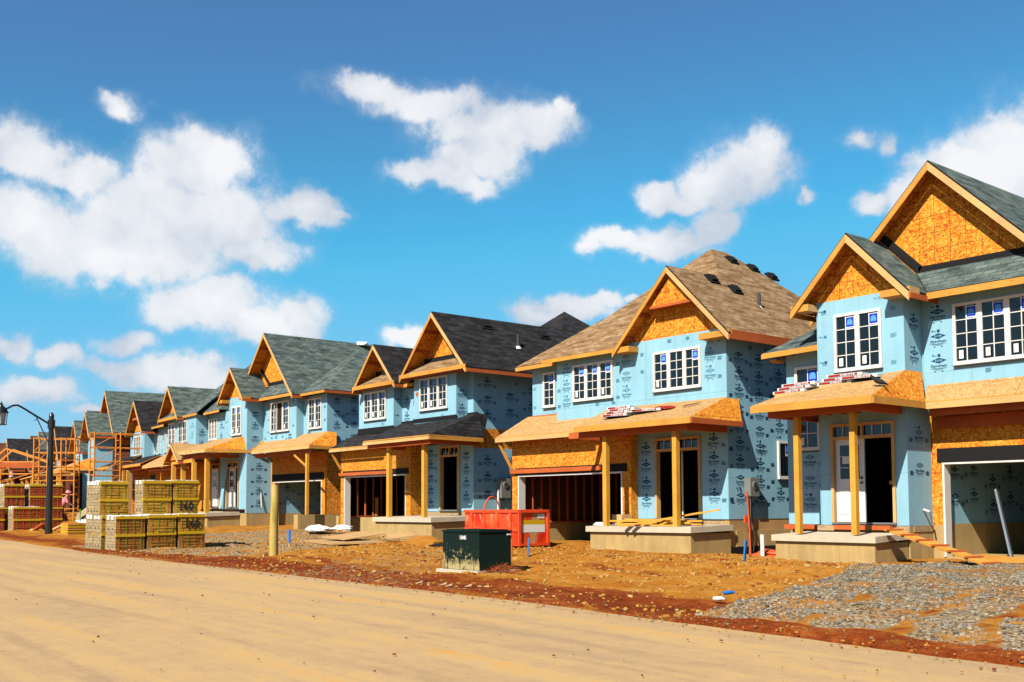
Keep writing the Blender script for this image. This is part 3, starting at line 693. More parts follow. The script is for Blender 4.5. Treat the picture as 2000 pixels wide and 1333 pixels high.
def garage_frame(P, fr, fc, a0, a1, z0, z1, hdr, jd=.28):
    """white jambs and head around a garage opening, dark building paper band above"""
    f = M('white'); fc.box(f, a0, a0+.05, z0, z1, -jd, .012, 'white'); fc.box(f, a1-.05, a1, z0, z1, -jd, .012, 'white'); fc.box(f, a0+.05, a1-.05, z1-.05, z1, -jd, .010, 'white')
    f.build('garage_door_frame', P, fr)
    h = M('membrane'); fc.box(h, a0-.12, a1+.2, z1+.003, hdr, -.02, .025, 'membrane'); h.build('header_wrap', P, fr)
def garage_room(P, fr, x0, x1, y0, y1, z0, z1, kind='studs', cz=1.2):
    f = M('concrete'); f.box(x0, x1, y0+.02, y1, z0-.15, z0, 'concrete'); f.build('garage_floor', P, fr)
    q = M('roomshade')
    q.box(x0-.1, x0, y0+.16, y1, z0, z1, 'roomshade'); q.box(x1, x1+.1, y0+.16, y1, z0, z1, 'roomshade'); q.box(x0, x1, y1, y1+.1, z0, z1, 'roomshade'); q.box(x0, x1, y0+.16, y1, z1, z1+.05, 'roomshade')
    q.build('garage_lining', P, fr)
    c = M('concrete'); c.box(x0, x0+.05, y0+.17, y1-.01, z0, cz, 'concrete'); c.build('garage_footing', P, fr)
    if kind == 'studs':
        s_ = M('lumberred', 'osb'); y = y0+.3
        s_.box(x0+.002, x0+.02, y0+.17, y1-.01, cz, z1-.01, 'osbshade')
        while y < y1-.1: s_.box(x0+.02, x0+.11, y, y+.04, cz+.05, z1-.02, 'lumberred'); y += .41
        s_.box(x0+.02, x0+.12, y0+.17, y1-.02, cz+.003, cz+.05, 'lumberred')
        x = x0+.5
        while x < x1-.2: s_.box(x, x+.04, y1-.1, y1-.01, z0+.3, z1-.02, 'lumberred'); x += .42
        s_.build('wall_studs', P, fr)
    else:
        s_ = M('foam'); fc = Face('R', x0+.03); wall(s_, fc, y0+.17, y1-.02, cz, z1-.02, t=.02); logos(s_, fc, y0+.3, y1-.1, cz+.1, z1-.1, seed=3); s_.build('garage_insulation', P, fr)
def joists(P, fr, x0, x1, y0, y1, z, n=5, name='ceiling_joists'):
    q = M('lumberred')
    for i in range(n):
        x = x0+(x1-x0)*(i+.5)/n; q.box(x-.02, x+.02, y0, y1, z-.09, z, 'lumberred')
    return q.build(name, P, fr)
def roof_vent(P, fr, c, nrm, s=.30):
    q = M('membrane'); c = Vector(c); n_ = Vector(nrm).normalized(); u = n_.cross(Vector((0, 0, 1))).normalized(); v = n_.cross(u)
    a, b = u*s*.62, v*s*.55; q.prism([c+n_*.05+a+b, c+n_*.05-a+b, c+n_*.05-a-b, c+n_*.05+a-b], -n_*.06, 'membrane')
    a, b = a*.78, b*.78; q.prism([c+n_*.11+a*.8+b*.8, c+n_*.11-a*.8+b*.8, c+n_*.11-a-b, c+n_*.11+a-b], -n_*.06, 'membrane'); return q.build('roof_vent', P, fr)
def vent_pipe(P, fr, c, flash='membrane', h=.45, r=.05):
    q = M('darkgrey'); c = Vector(c); q.tube([c-Vector((0, 0, .1)), c+Vector((0, 0, h))], r, 10, 'darkgrey'); q.tube([c-Vector((0, 0, .08)), c+Vector((0, 0, .04))], [r*2.6, r*1.3], 10, flash); return q.build('vent_pipe', P, fr)
def tris(m, T, t, mt_, mb='osb', ms_='lumber'):
    for q in T: m.prism(list(q), (0, 0, -t), mt_, mb, ms_)

# ---- house five: nearest, at the right of the picture -------------------------------------
P = thing('unfinished_house', (-13.45, 23.3, .3), 'nearest blue unfinished house, with green shingle gables and a white front door', 'house', GRP)
F1, F2, FL_, FG = Face('F', 23.3), Face('F', 24.1), Face('F', 23.9), Face('F', 24.4); XC = -13.45
w2 = (-15.36, -14.03, 5.03, 6.51); dr = (-15.52, -13.78, 1.22, 3.73)
m = M('foam'); wall(m, F1, -15.89, XC, 1.17, 6.89, [dr]); logos(m, F1, -15.89, XC, 4.85, 6.88, [w2], 'DUPONT', 1, 'printsunlit', dense=.6); logos(m, F1, -15.89, -15.5, 1.2, 3.9, [], 'DUPONT', 2, rowh=.6)
logos(m, F1, -15.89, -15.36, 4.6, 6.88, [], 'DUPONT', 4, 'printsunmid', rowh=.66)
m.build('front_wall', P)
m = M('foam'); fr_ = Face('R', XC+.003); wall(m, fr_, 23.303, 24.1, 4.3, 6.85); wall(m, fr_, 23.303, 24.4, 1.17, 4.3)
logos(m, fr_, 23.32, 24.1, 4.9, 6.6, seed=5, rowh=.8); logos(m, fr_, 23.35, 24.35, 1.9, 4.0, seed=6, brand='DUPONT', rowh=.8)
m.build('side_return', P)
w3 = (-12.62, -10.66, 4.99, 6.47)
m = M('foam'); wall(m, F2, XC, -6.9, 4.3, 6.85); logos(m, F2, -13.42, -12.62, 4.55, 6.8, [w3], 'DOW', 9, rowh=.60); logos(m, F2, -12.6, -7, 4.45, 5.1, [w3], 'DOW', 8, 'printsunmid'); m.build('upper_wall', P)
m = M('foam'); wl = (-17.02, -16.25, 3.12, 4.02); wu = (-17.0, -16.2, 4.70, 5.38); wall(m, FL_, -17.3, -15.89, 1.17, 5.95)
logos(m, FL_, -17.3, -15.9, 1.2, 3.1, [], 'DUPONT', 11, rowh=.56); logos(m, FL_, -17.3, -16, 4.05, 5.9, [wu], 'DOW', 12); m.build('recessed_wall', P)
window(P, W, F1, *w2, units=2, stick=(0, 1), low=(0, 1)); window(P, W, F2, *w3, units=3, stick=(0, 1, 2), low=(0, 1, 2))
window(P, W, FL_, *wl, units=1, rows=2, cols=2, stick=(), low=(0,)); window(P, W, FL_, *wu, units=1, rows=1, cols=2, stick=(0,), low=())
shell(P, W, -17.3, -6.9, 23.9, 34, 1.17, 5.7, fl=None, ceil=None, right=True); shell(P, W, -15.85, -6.9, 23.9, 34.0, 5.703, 6.8, right=True)
box_part(P, 'floor_deck', (-17.15, -13.6, 23.46, 33.8, 1.05, 1.165), 'lumberred'); box_part(P, 'upper_floor', (-15.8, -13.6, 23.46, 24.5, 3.95, 4.1), 'roomshade')
box_part(P, 'upper_floor', (-17.15, -7.05, 24.55, 33.8, 3.95, 4.1), 'roomshade'); box_part(P, 'inner_wall', (-17.1, -13.6, 26.6, 26.7, 1.17, 3.94), 'roomshade')
m = M('concrete'); m.box(-15.88, XC, 23.33, 23.6, -.3, 1.02, 'concrete'); m.box(-17.28, -15.9, 23.93, 24.2, -.3, 1.02, 'concrete'); m.box(XC-.25, XC+.0, 23.6, 24.4, -.3, 1.17, 'concrete')
m.box(XC-.01, -13.18, 24.40, 24.62, -.3, 1.17, 'concrete'); m.build('foundation', P)
m = M('wrapbrown'); m.box(-15.88, XC, 23.31, 23.5, 1.02, 1.169, 'wrapbrown'); m.box(-17.28, -15.9, 23.91, 24.1, 1.02, 1.169, 'lumberred'); m.box(XC-.2, XC+.02, 23.5, 24.39, 1.02, 1.169, 'wrapbrown'); m.build('rim_joist', P)
# front door
door_frame(P, W, F1, -15.54, -13.76, 1.24, 3.72, 3.32, [3, 3])
front_door(P, W, F1, -15.45, -14.64, 1.25, 3.32)
m = M('lumber'); m.box(-14.30, -14.02, 23.9, 23.93, 2.18, 2.27, 'lumberpale'); m.box(-14.19, -14.13, 23.95, 24.0, 1.17, 2.3, 'roomshade'); m.build('interior_brace', P)
m = M('lumberred'); m.box(-15.4, -13.85, 23.12, 23.31, 1.06, 1.17, 'lumberred'); m.box(-15.9, -15.42, 23.15, 23.31, 1.03, 1.16, 'wrapbrown'); m.build('door_step', P)
# garage
m = M('osb'); wall(m, FG, XC, -6.9, 1.172, 4.35, [(-13.17, -8.2, .3, 2.70)], mm='osb'); m.build('garage_wall', P)
garage_frame(P, W, FG, -13.17, -8.2, .41, 2.70, 3.04); garage_room(P, W, -13.3, -7.05, 24.4, 30.6, .41, 3.9, 'foam', 1.2)
# roofs
gable(P, W, -14.69, 8.45, 1.66, 1.03, 22.85, 27.5, 'shinglegreen', 23.31, 6.89)
gable(P, W, -13.08, 10.10, 3.45, .99, 23.95, 34.3, 'shinglegreen', 24.4, 7.36, rside=True, lside=False)
for (x0, x1) in ((-16.36, -15.84), (-13.80, -13.02)):
    m = M('lumber'); m.prism([(x0, 22.86, 6.66), (x1, 22.86, 6.66), (x1, 22.86, 6.83), (x0 if x0 < -15 else x0, 22.86, 6.83)], (0, .44, 0), 'lumber', 'lumber', 'lumberpale'); m.build('eave_return', P)
m = M('shinglegreen'); slab(m, [(-13.03, 23.66, 6.79), (-6.6, 23.66, 6.79), (-6.6, 24.44, 7.53), (-13.75, 24.44, 7.53)], .05, 'shinglegreen'); m.build('skirt_roof', P)
fasc(P, W, (-13.03, 23.66, 6.76), (-6.6, 23.66, 6.76), .16)
m = M('membrane'); m.box(-13.62, -6.7, 24.35, 24.40, 7.43, 7.60, 'membrane'); m.prism([(-13.45, 24.36, 7.24), (-13.32, 24.36, 7.24), (-14.62, 24.36, 8.60), (-14.78, 24.36, 8.60)], (0, .03, 0), 'membrane'); m.prism([(-13.62, 24.35, 7.44), (-13.52, 24.35, 7.60), (-14.55, 24.35, 8.62), (-14.69, 24.35, 8.52)], (0, .04, 0), 'membrane'); m.build('flashing', P)
m = M('shinglegreen'); tris(m, [[(-17.72, 23.4, 5.80), (-15.88, 23.4, 5.84), (-15.88, 25.1, 6.95)], [(-17.72, 23.4, 5.80), (-15.88, 25.1, 6.95), (-16.6, 25.4, 6.8)], [(-17.72, 23.4, 5.80), (-16.6, 25.4, 6.8), (-17.72, 26.5, 5.8)]], .05, 'shinglegreen'); m.build('side_roof', P)
m = M('lumber'); fasc(P, W, (-17.72, 23.4, 5.77), (-15.9, 23.4, 5.81), .12); m.box(-17.55, -17.35, 23.5, 23.9, 5.55, 5.62, 'lumber'); m.build('fascia_board', P)
# porch and garage roofs in bare deck board
A, B, C2, D2, E2, G2 = (-16.53, 21.35, 4.16), (-13.14, 21.35, 4.16), (-13.45, 23.32, 4.92), (-17.3, 23.92, 4.74), (-13.46, 24.08, 4.95), (-13.14, 23.62, 4.14)
m = M('deck'); tris(m, [[A, B, C2], [A, C2, (-15.9, 23.32, 4.78)], [A, (-15.9, 23.32, 4.78), D2], [(-15.9, 23.32, 4.78), (-15.9, 23.92, 4.80), D2]], .03, 'deck'); tris(m, [[B, G2, C2], [G2, E2, C2]], .03, 'osb'); m.build('porch_roof', P)
m = M('deck'); slab(m, [G2, (-6.5, 23.62, 4.14), (-6.5, 24.13, 4.61), (-13.36, 24.13, 4.61)], .03, 'deck', 'osb', 'lumber'); m.build('garage_roof', P)
fasc(P, W, (-16.53, 21.35, 4.13), (-13.14, 21.35, 4.13), .16, mm='lumber'); fasc(P, W, (-13.14, 21.35, 4.127), (-13.14, 23.6, 4.127), .155, .035, 'lumber', (1, 0, 0)); fasc(P, W, (-13.1, 23.62, 4.11), (-6.5, 23.62, 4.11), .155, mm='lumberpale')
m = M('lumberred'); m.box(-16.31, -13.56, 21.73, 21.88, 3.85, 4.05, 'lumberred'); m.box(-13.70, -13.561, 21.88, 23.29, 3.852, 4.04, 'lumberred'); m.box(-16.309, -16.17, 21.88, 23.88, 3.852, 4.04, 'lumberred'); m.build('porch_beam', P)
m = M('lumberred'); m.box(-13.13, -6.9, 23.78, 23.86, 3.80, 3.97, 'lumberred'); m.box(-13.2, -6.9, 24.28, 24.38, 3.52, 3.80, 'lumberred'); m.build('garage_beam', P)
joists(P, W, -16.1, -13.7, 21.9, 23.28, 4.04, 6)
post(P, W, -15.62, 21.98, .97, 3.85); post(P, W, -14.05, 21.98, .97, 3.85)
m = M('slabtop'); m.prism([(-16.31, 21.78, .94), (-13.42, 21.78, .94), (-13.42, 23.3, 1.0), (-16.31, 23.3, 1.0)], (0, 0, -.15), 'slabtop', 'concrete', 'slabtop'); m.build('porch_slab', P)
concrete_box(P, W, 'porch_foundation', (-16.24, -13.48, 21.86, 23.29, -.3, .79))
m = M('pipewhite'); m.tube([(-13.43, 23.95, 1.55), (-13.25, 23.9, 1.5)], .03, 8, 'pipewhite'); m.tube([(-13.25, 23.9, 1.5), (-13.24, 23.98, 1.22)], .02, 8, 'grey'); m.build('wall_spigot', P)

# ---- house four: brown roof -----------------------------------------------------------------
P = thing('unfinished_house', (-18.9, 23.3, .35), 'blue unfinished house with a brown hipped shingle roof and one big front gable', 'house', GRP)
XR4 = -18.87; F1 = Face('F', 23.3); FL_ = Face('F', 23.9); FR_ = Face('R', XR4+.003)
wa, wb, wc = (-25.18, -23.34, 5.06, 6.26), (-21.62, -19.77, 5.07, 6.27), (-27.35, -26.72, 5.06, 6.28)
dr = (-21.55, -19.88, 1.29, 3.66)
m = M('foam'); wall(m, F1, -26.0, XR4, 4.1, 6.68); wall(m, F1, -22.34, XR4, 1.29, 4.1, [dr]); logos(m, F1, -26, -22.3, 4.6, 6.5, [wa], 'DUPONT', 21, 'printsunmid', rowh=.52); logos(m, F1, -22.3, XR4, 4.75, 6.66, [wb], 'DUPONT', 22, 'printsunmid', rowh=.52)
logos(m, F1, -22.32, -21.6, 1.35, 3.9, [dr], 'DOW', 23, rowh=.52); logos(m, F1, -19.86, XR4, 1.35, 3.9, [dr], 'DOW', 24, rowh=.52); m.build('front_wall', P)
sw = (25.55, 26.25, 2.44, 3.56)
m = M('foam'); wall(m, FR_, 23.303, 31.5, 1.29, 6.5); logos(m, FR_, 23.35, 28, 1.35, 6.3, [sw], 'DOW', 25, rowh=.5); logos(m, FR_, 23.3, 25.4, 1.35, 3.7, [sw], 'DUPONT', 26, rowh=.7, dense=.6); m.build('side_wall', P)
m = M('foam'); wall(m, FL_, -27.95, -26.0, 4.4, 6.52); logos(m, FL_, -27.95, -26, 4.75, 6.5, [wc], 'DUPONT', 27, 'printsunlit'); m.build('recessed_wall', P)
window(P, W, F1, *wa, units=3, stick=(0, 1, 2), low=(0, 2)); window(P, W, F1, *wb, units=3, stick=(0, 2), low=(0,)); window(P, W, FL_, *wc, units=1, stick=(0,), low=()); window(P, W, FR_, *sw, units=1, rows=1, cols=1, stick=(0,), low=())
shell(P, W, -28.0, XR4, 23.2, 31.5, .4, 4.1); shell(P, W, -28.0, XR4, 23.9, 31.5, 4.103, 6.45); box_part(P, 'floor_deck', (-22.3, XR4-.15, 23.46, 31.3, 1.15, 1.28), 'lumberred'); box_part(P, 'upper_floor', (-27.8, XR4-.16, 24.05, 31.3, 3.95, 4.1), 'roomshade')
box_part(P, 'inner_wall', (-22.2, XR4-.16, 26.4, 26.5, 1.3, 3.94), 'roomshade')
m = M('concrete'); m.box(-22.5, XR4, 23.33, 23.6, -.3, .97, 'concrete'); m.box(XR4-.25, XR4+.03, 23.6, 31.4, -.3, .97, 'concrete'); m.box(XR4+.03, XR4+.045, 23.0, 31, .0, .52, 'membrane'); m.build('foundation', P)
m = M('deck'); m.box(XR4-.2, XR4-.01, 23.34, 31.4, .97, 1.289, 'plywood'); m.box(-22.4, XR4-.21, 23.35, 23.5, .97, 1.289, 'wrapbrown'); m.build('rim_joist', P)
FG = Face('F', 23.0); m = M('osb'); wall(m, FG, -28.0, -22.34, .45, 4.1, [(-27.68, -22.70, .3, 2.73)], mm='osb'); wall(m, Face('R', -22.337), 23.003, 23.299, .45, 4.1, mm='osb'); m.build('garage_wall', P)
garage_frame(P, W, FG, -27.68, -22.70, .45, 2.73, 2.97); garage_room(P, W, -27.85, -22.5, 23.0, 29.5, .43, 3.9, 'studs', 1.1)
m = M('lumberred'); m.box(-28.0, -23.6, 22.90, 22.97, 2.79, 2.93, 'lumberred'); m.prism([(-28.3, 22.58, 3.86), (-28.18, 22.58, 3.86), (-27.92, 22.95, 2.95), (-28.04, 22.95, 2.95)], (0, .05, 0), 'lumber')  # trim takes the redder wood, its shade painted in
m.build('garage_header_trim', P)
door_frame(P, W, F1, -21.6, -19.84, 1.31, 3.68, 3.28, [3, 3])
m = M('white'); m.box(-20.98, -20.94, 23.75, 23.79, 1.3, 3.3, 'pipewhite'); m.box(-20.3, -20.28, 25.2, 25.24, 2.2, 3.3, 'pipewhite'); m.build('interior_conduit', P)
gable(P, W, -20.66, 8.71, 2.26, 1.0, 22.85, 25.9, 'shinglebrown', 23.3, 6.68, rake_h=.17, lside=False)
m = M('lumber'); m.box(-21.42, -19.78, 22.93, 23.06, 7.52, 7.60, 'lumberred'); m.prism([(-21.42, 22.99, 7.603), (-19.80, 22.99, 7.603), (-20.66, 22.99, 8.42)], (0, .05, 0), 'osbgrid'); m.build('gable_panel', P)
for (x0, x1) in ((-22.9, -22.25), (-19.5, -18.42)):
    m = M('lumber'); m.box(x0, x1, 22.87, 23.29, 6.36, 6.53, 'lumber', 'lumberpale'); m.build('eave_return', P)
zs4, ze4 = .905, 6.56
pk1, pk2 = (-22.36, 26.92, 10.15), (-22.36, 27.75, 10.15)
m = M('shinglebrown'); FLc, FRc, BRc, BLc = (-26.33, 22.95, ze4), (-18.40, 22.95, 6.43), (-18.40, 31.9, 6.43), (-26.33, 31.9, ze4)
slab(m, [FLc, (-22.92, 22.95, ze4), (-20.70, 25.33, 8.69), pk1], .05, 'shinglebrown'); slab(m, [(-18.4, 25.31, 6.43), BRc, pk2, pk1, (-20.70, 25.33, 8.58)], .05, 'shinglebrown'); slab(m, [BRc, BLc, pk2], .05, 'shinglebrown'); slab(m, [BLc, FLc, pk1, pk2], .05, 'shinglebrown')
slab(m, [(-28.31, 23.45, 6.56), (-26.3, 23.45, 6.56), (-26.1, 25.6, 8.2)], .05, 'shinglebrown'); slab(m, [(-28.31, 23.45, 6.56), (-26.1, 25.6, 8.2), (-28.31, 27.7, 6.56)], .05, 'shinglebrown'); m.build('main_roof', P)
fasc(P, W, (-26.33, 22.95, 6.54), (-22.88, 22.95, 6.54), .13); fasc(P, W, (-28.31, 23.45, 6.53), (-26.2, 23.45, 6.53), .13); fasc(P, W, (-18.4, 22.95, 6.52), (-18.4, 31.9, 6.52), .13, .03, 'lumberred', (1, 0, 0))
def onr(x, y): return (x, y, 6.43+(-18.4-x)*.935)     # right-hand slope of the brown roof
for (x, y) in ((-21.95, 27.45), (-21.75, 28.3), (-21.5, 29.0)): roof_vent(P, W, onr(x, y), (.9, 0, 1), .35)
def ong(x, y): return (x, y, 8.71-(x+20.66)*1.0)
for (x, y) in ((-20.42, 24.6), (-20.15, 25.35)): roof_vent(P, W, ong(x, y), (1, 0, 1), .35)
vent_pipe(P, W, onr(-19.75, 26.0), 'white')
A, B, C2, E2, G2 = (-23.07, 21.35, 4.04), (-18.51, 21.35, 4.04), (-18.89, 23.32, 4.72), (-18.89, 23.84, 4.73), (-18.51, 23.5, 4.0)
m = M('deck'); tris(m, [[A, B, C2], [A, C2, (-23.5, 23.32, 4.74)]], .03, 'deck'); tris(m, [[B, G2, C2], [G2, E2, C2]], .03, 'osb'); tris(m, [[E2, G2, (-18.86, 23.75, 4.0)]], .03, 'osb'); m.build('porch_roof', P)
m = M('deck'); tris(m, [[(-28.34, 22.55, 4.04), (-22.9, 22.55, 4.04), (-22.9, 23.32, 4.52)], [(-28.34, 22.55, 4.04), (-22.9, 23.32, 4.52), (-26.0, 23.32, 4.52)], [(-28.34, 22.55, 4.04), (-26.0, 23.32, 4.52), (-28.24, 23.92, 4.82)], [(-26.0, 23.32, 4.52), (-26.0, 23.92, 4.82), (-28.24, 23.92, 4.82)]], .03, 'deck'); m.box(-28.0, -26.03, 23.86, 23.895, 4.78, 4.83, 'lumberred'); m.build('garage_roof', P)
fasc(P, W, A[:2]+(4.01,), B[:2]+(4.01,), .145); fasc(P, W, (-18.51, 21.35, 4.007), (-18.51, 23.5, 4.0), .14, .035, 'lumberred', (1, 0, 0)); fasc(P, W, (-28.34, 22.55, 4.01), (-23.7, 22.55, 4.01), .14, mm='lumberpale')
m = M('lumberred'); m.box(-23.6, -18.87, 21.62, 21.76, 3.71, 3.90, 'lumberred'); m.box(-19.0, -18.871, 21.76, 23.29, 3.712, 3.89, 'lumberred'); m.box(-23.599, -23.46, 21.76, 23.29, 3.712, 3.89, 'lumberred'); m.build('porch_beam', P)
joists(P, W, -23.4, -19.05, 21.8, 23.28, 3.95, 9)
post(P, W, -22.1, 21.72, 1.08, 3.71, .15); post(P, W, -19.38, 21.72, 1.08, 3.71, .15)
m = M('slabtop'); m.prism([(-22.79, 21.53, 1.08), (-18.72, 21.53, 1.10), (-18.72, 23.3, 1.14), (-22.79, 23.3, 1.12)], (0, 0, -.16), 'slabtop', 'concrete', 'slabtop'); m.build('porch_slab', P)
concrete_box(P, W, 'porch_foundation', (-22.68, -18.80, 21.62, 23.29, -.3, .92))
m = M('grey'); m.box(XR4+.02, XR4+.24, 23.98, 24.36, 1.93, 2.46, 'grey'); cab = m.build('meter_cabinet', P)
m = M('darkgrey'); m.tube([(XR4+.24, 24.17, 2.24), (XR4+.27, 24.17, 2.24)], .11, 14, 'grey'); m.tube([(XR4+.27, 24.17, 2.24), (XR4+.275, 24.17, 2.24)], .085, 14, 'darkgrey'); m.build('meter_dial', cab)
m = M('grey'); m.tube([(XR4+.14, 24.05, 1.95), (XR4+.14, 24.05, .2)], .045, 8, 'grey'); m.tube([(XR4+.14, 24.14, 1.95), (XR4+.12, 24.16, 1.3), (XR4+.2, 24.2, .8), (XR4+.15, 24.14, .25)], .018, 6, 'darkgrey'); m.build('conduit', P)
m = M('orangered'); m.tube([(XR4+.2, 23.86, 2.05), (XR4+.18, 23.93, 1.6), (XR4+.2, 23.95, 1.0), (XR4+.2, 23.97, .2)], .028, 8, 'orangered'); m.box(XR4+.1, XR4+.16, 23.82, 23.9, 1.2, 1.4, 'orangered'); m.build('service_cable', P)

# ---- house three: black roof, two boxed gables ------------------------------------------------
P = thing('unfinished_house', (-31.3, 23.8, .45), 'blue unfinished house with a black shingle roof and two boxed-in front gables', 'house', GRP)
XR3 = -31.31; F1 = Face('F', 23.3); F2 = Face('F', 23.72); F3 = Face('F', 23.85); FR_ = Face('R', XR3+.003)
wa, wb = (-38.18, -36.46, 5.28, 6.47), (-34.02, -32.17, 5.40, 6.67)
m = M('foam'); wall(m, F1, -38.61, -35.93, 4.6, 6.8); logos(m, F1, -38.6, -35.95, 4.7, 6.8, [wa], 'DUPONT', 31, 'printsunlit', dense=.6); m.build('left_bay_wall', P)
m = M('foam'); wall(m, F1, -34.45, -31.65, 4.7, 6.92); logos(m, F1, -34.4, -31.7, 4.8, 6.9, [wb], 'DUPONT', 32, 'printsunlit', dense=.6); m.build('right_bay_wall', P)
m = M('foam'); q = Face('R', -35.927); wall(m, q, 23.303, 23.72, 4.6, 6.8); logos(m, q, 23.3, 23.72, 4.7, 6.7, seed=33); m.build('bay_return', P); m = M('foam'); q = Face('R', -31.647); wall(m, q, 23.303, 23.85, 4.7, 6.85); logos(m, q, 23.3, 23.85, 4.8, 6.7, seed=34, brand='DUPONT'); m.build('bay_return', P)
m = M('foam'); wall(m, F2, -35.93, -34.45, 4.6, 6.6); logos(m, F2, -35.93, -35.2, 4.7, 6.5, seed=35); m.build('recessed_wall', P)
m = M('foam'); wall(m, F3, -31.65, XR3, 4.1, 6.8); wall(m, F3, -34.70, XR3, 1.5, 4.1, [(-33.42, -32.2, 1.53, 4.0)]); logos(m, F3, -34.69, -33.45, 1.5, 4, seed=36, rowh=.5); logos(m, F3, -32.15, XR3, 1.55, 4.0, seed=37, rowh=.52); m.build('front_wall', P)
m = M('foam'); wall(m, FR_, 23.853, 33, 4.62, 6.8); wall(m, FR_, 23.853, 33, 1.5, 3.88); logos(m, FR_, 24, 28.4, 1.55, 3.8, seed=38, rowh=.62); logos(m, FR_, 24, 28.4, 4.65, 6.7, seed=39, rowh=.62); wall(m, Face('R', XR3+.001), 23.86, 33, 3.88, 4.62, mm='osb'); m.build('side_wall', P)
window(P, W, F1, *wa, units=3, stick=(0, 1, 2), low=(0, 1, 2)); window(P, W, F1, *wb, units=3, stick=(0, 1, 2), low=(0, 1, 2)); window(P, W, F2, -35.0, -34.46, 5.25, 6.5, units=1, stick=(), low=())
m = M('roomshade'); m.tube([(-34.24, 23.30, 6.1), (-34.24, 23.29, 6.1)], .09, 12, 'lumberred'); m.build('duct_hole', P)
shell(P, W, -40.1, XR3, 23.4, 33, .4, 4.25); shell(P, W, -38.6, XR3, 23.9, 33, 4.253, 6.7); box_part(P, 'floor_deck', (-34.7, XR3-.15, 24.0, 32.8, 1.38, 1.49), 'lumberred'); box_part(P, 'upper_floor', (-38.4, XR3-.16, 24.05, 32.8, 4.1, 4.2), 'roomshade'); box_part(P, 'inner_wall', (-34.6, XR3-.16, 26.8, 26.9, 1.5, 4.08), 'roomshade')
m = M('concrete'); m.box(-34.8, XR3, 23.88, 24.1, -.3, 1.35, 'concrete'); m.box(XR3-.25, XR3+.03, 24.1, 32.9, -.3, 1.35, 'concrete'); m.box(-40.3, -40.1, 23.2, 30, -.3, 1.3, 'concrete'); m.build('foundation', P)
m = M('wrapbrown'); m.box(-34.8, XR3-.01, 23.87, 24.0, 1.35, 1.499, 'wrapbrown'); m.box(XR3-.2, XR3-.01, 24.01, 32.9, 1.35, 1.499, 'plywood'); m.build('rim_joist', P)
FG = Face('F', 23.3); m = M('osb'); wall(m, FG, -40.1, -34.70, .5, 4.2, [(-39.80, -35.02, .4, 2.99)], mm='osb'); wall(m, Face('R', -34.697), 23.303, 23.85, .5, 4.2, mm='osbgrid'); m.build('garage_wall', P)
garage_frame(P, W, FG, -39.80, -35.02, .5, 2.99, 3.22); garage_room(P, W, -40.0, -34.9, 23.3, 29.8, .5, 4.0, 'studs', 1.25)
m = M('lumberred'); m.box(-40.1, -35.9, 23.19, 23.26, 3.02, 3.15, 'lumberred'); m.prism([(-40.3, 22.9, 4.0), (-40.18, 22.9, 4.0), (-40.0, 23.25, 3.3), (-40.12, 23.25, 3.3)], (0, .06, 0), 'lumber'); m.build('garage_header_trim', P)
concrete_box(P, W, 'garage_pier', (-39.2, -37.9, 23.75, 24.0, .3, 1.24)); m = M('lumber'); m.box(-39.86, -39.74, 24.9, 25.0, 1.3, 2.1, 'lumber'); m.build('interior_brace', P)
door_frame(P, W, F3, -33.46, -32.16, 1.56, 4.02, 3.60, [2, 2])
m = M('white'); m.box(-33.1, -33.06, 24.4, 24.44, 1.5, 3.6, 'pipewhite'); m.build('interior_conduit', P)
gable(P, W, -32.62, 9.11, 2.18, 1.07, 22.85, 34, 'shingleblack', 23.58, 7.42, rake_h=.17, lside=True); gable(P, W, -36.78, 8.36, 1.6, 1.08, 22.85, 28, 'shingleblack', 23.58, 7.12, rake_h=.16)
for (x0, x1, z) in ((-34.80, -30.44, 6.80), (-38.38, -35.18, 6.66)):
    m = M('lumber'); m.box(x0+.01, x1-.01, 22.808, 22.848, z-.09, z+.06, 'lumber'); m.build('fascia_board', P)
    m = M('shinglebrown'); slab(m, [(x0+.05, 22.86, z+.07), (x1-.05, 22.86, z+.07), (x1-.66, 23.60, z+.55), (x0+.66, 23.60, z+.55)], .04, 'shinglebrown'); m.build('skirt_roof', P)
    m = M('membrane'); m.box(x0+.72, x1-.72, 23.53, 23.575, z+.45, z+.68, 'membrane'); m.build('flashing', P)
    m = M('lumberred'); m.box(x0+.05, x1-.05, 22.86, 23.5, z-.10, z-.06, 'lumberred'); m.build('soffit', P)
m = M('shingleblack'); slab(m, [(-35.3, 23.3, 6.62), (-34.5, 23.3, 6.62), (-34.5, 25.5, 8.6), (-35.3, 25.5, 8.6)], .04, 'shingleblack'); fascia(m, (-35.15, 23.3, 6.58), (-34.5, 23.3, 6.58), .13); m.build('valley_roof', P)
ze = 6.86; a, b, c, d_, pk = (-39.0, 27.3, ze), (-30.44, 27.3, ze), (-30.44, 36, ze), (-39, 36, ze), (-34.72, 31.6, 10.42)
m = M('shingleblack'); [slab(m, q, .05, 'shingleblack') for q in ([a, b, pk], [b, c, pk], [c, d_, pk], [d_, a, pk])]; m.build('main_roof', P)
def on3(x, y): return (x, y, 9.11-(x+32.62)*1.07)
for (x, y) in ((-32.3, 25.2), (-32.2, 28.1)): roof_vent(P, W, on3(x, y), (1.07, 0, 1), .45)
vent_pipe(P, W, on3(-31.5, 26.2), 'white', .5, .06)
hipz = 4.22
m = M('shingleblack'); A, B = (-35.05, 21.35, hipz), (-30.62, 21.35, hipz+.02)
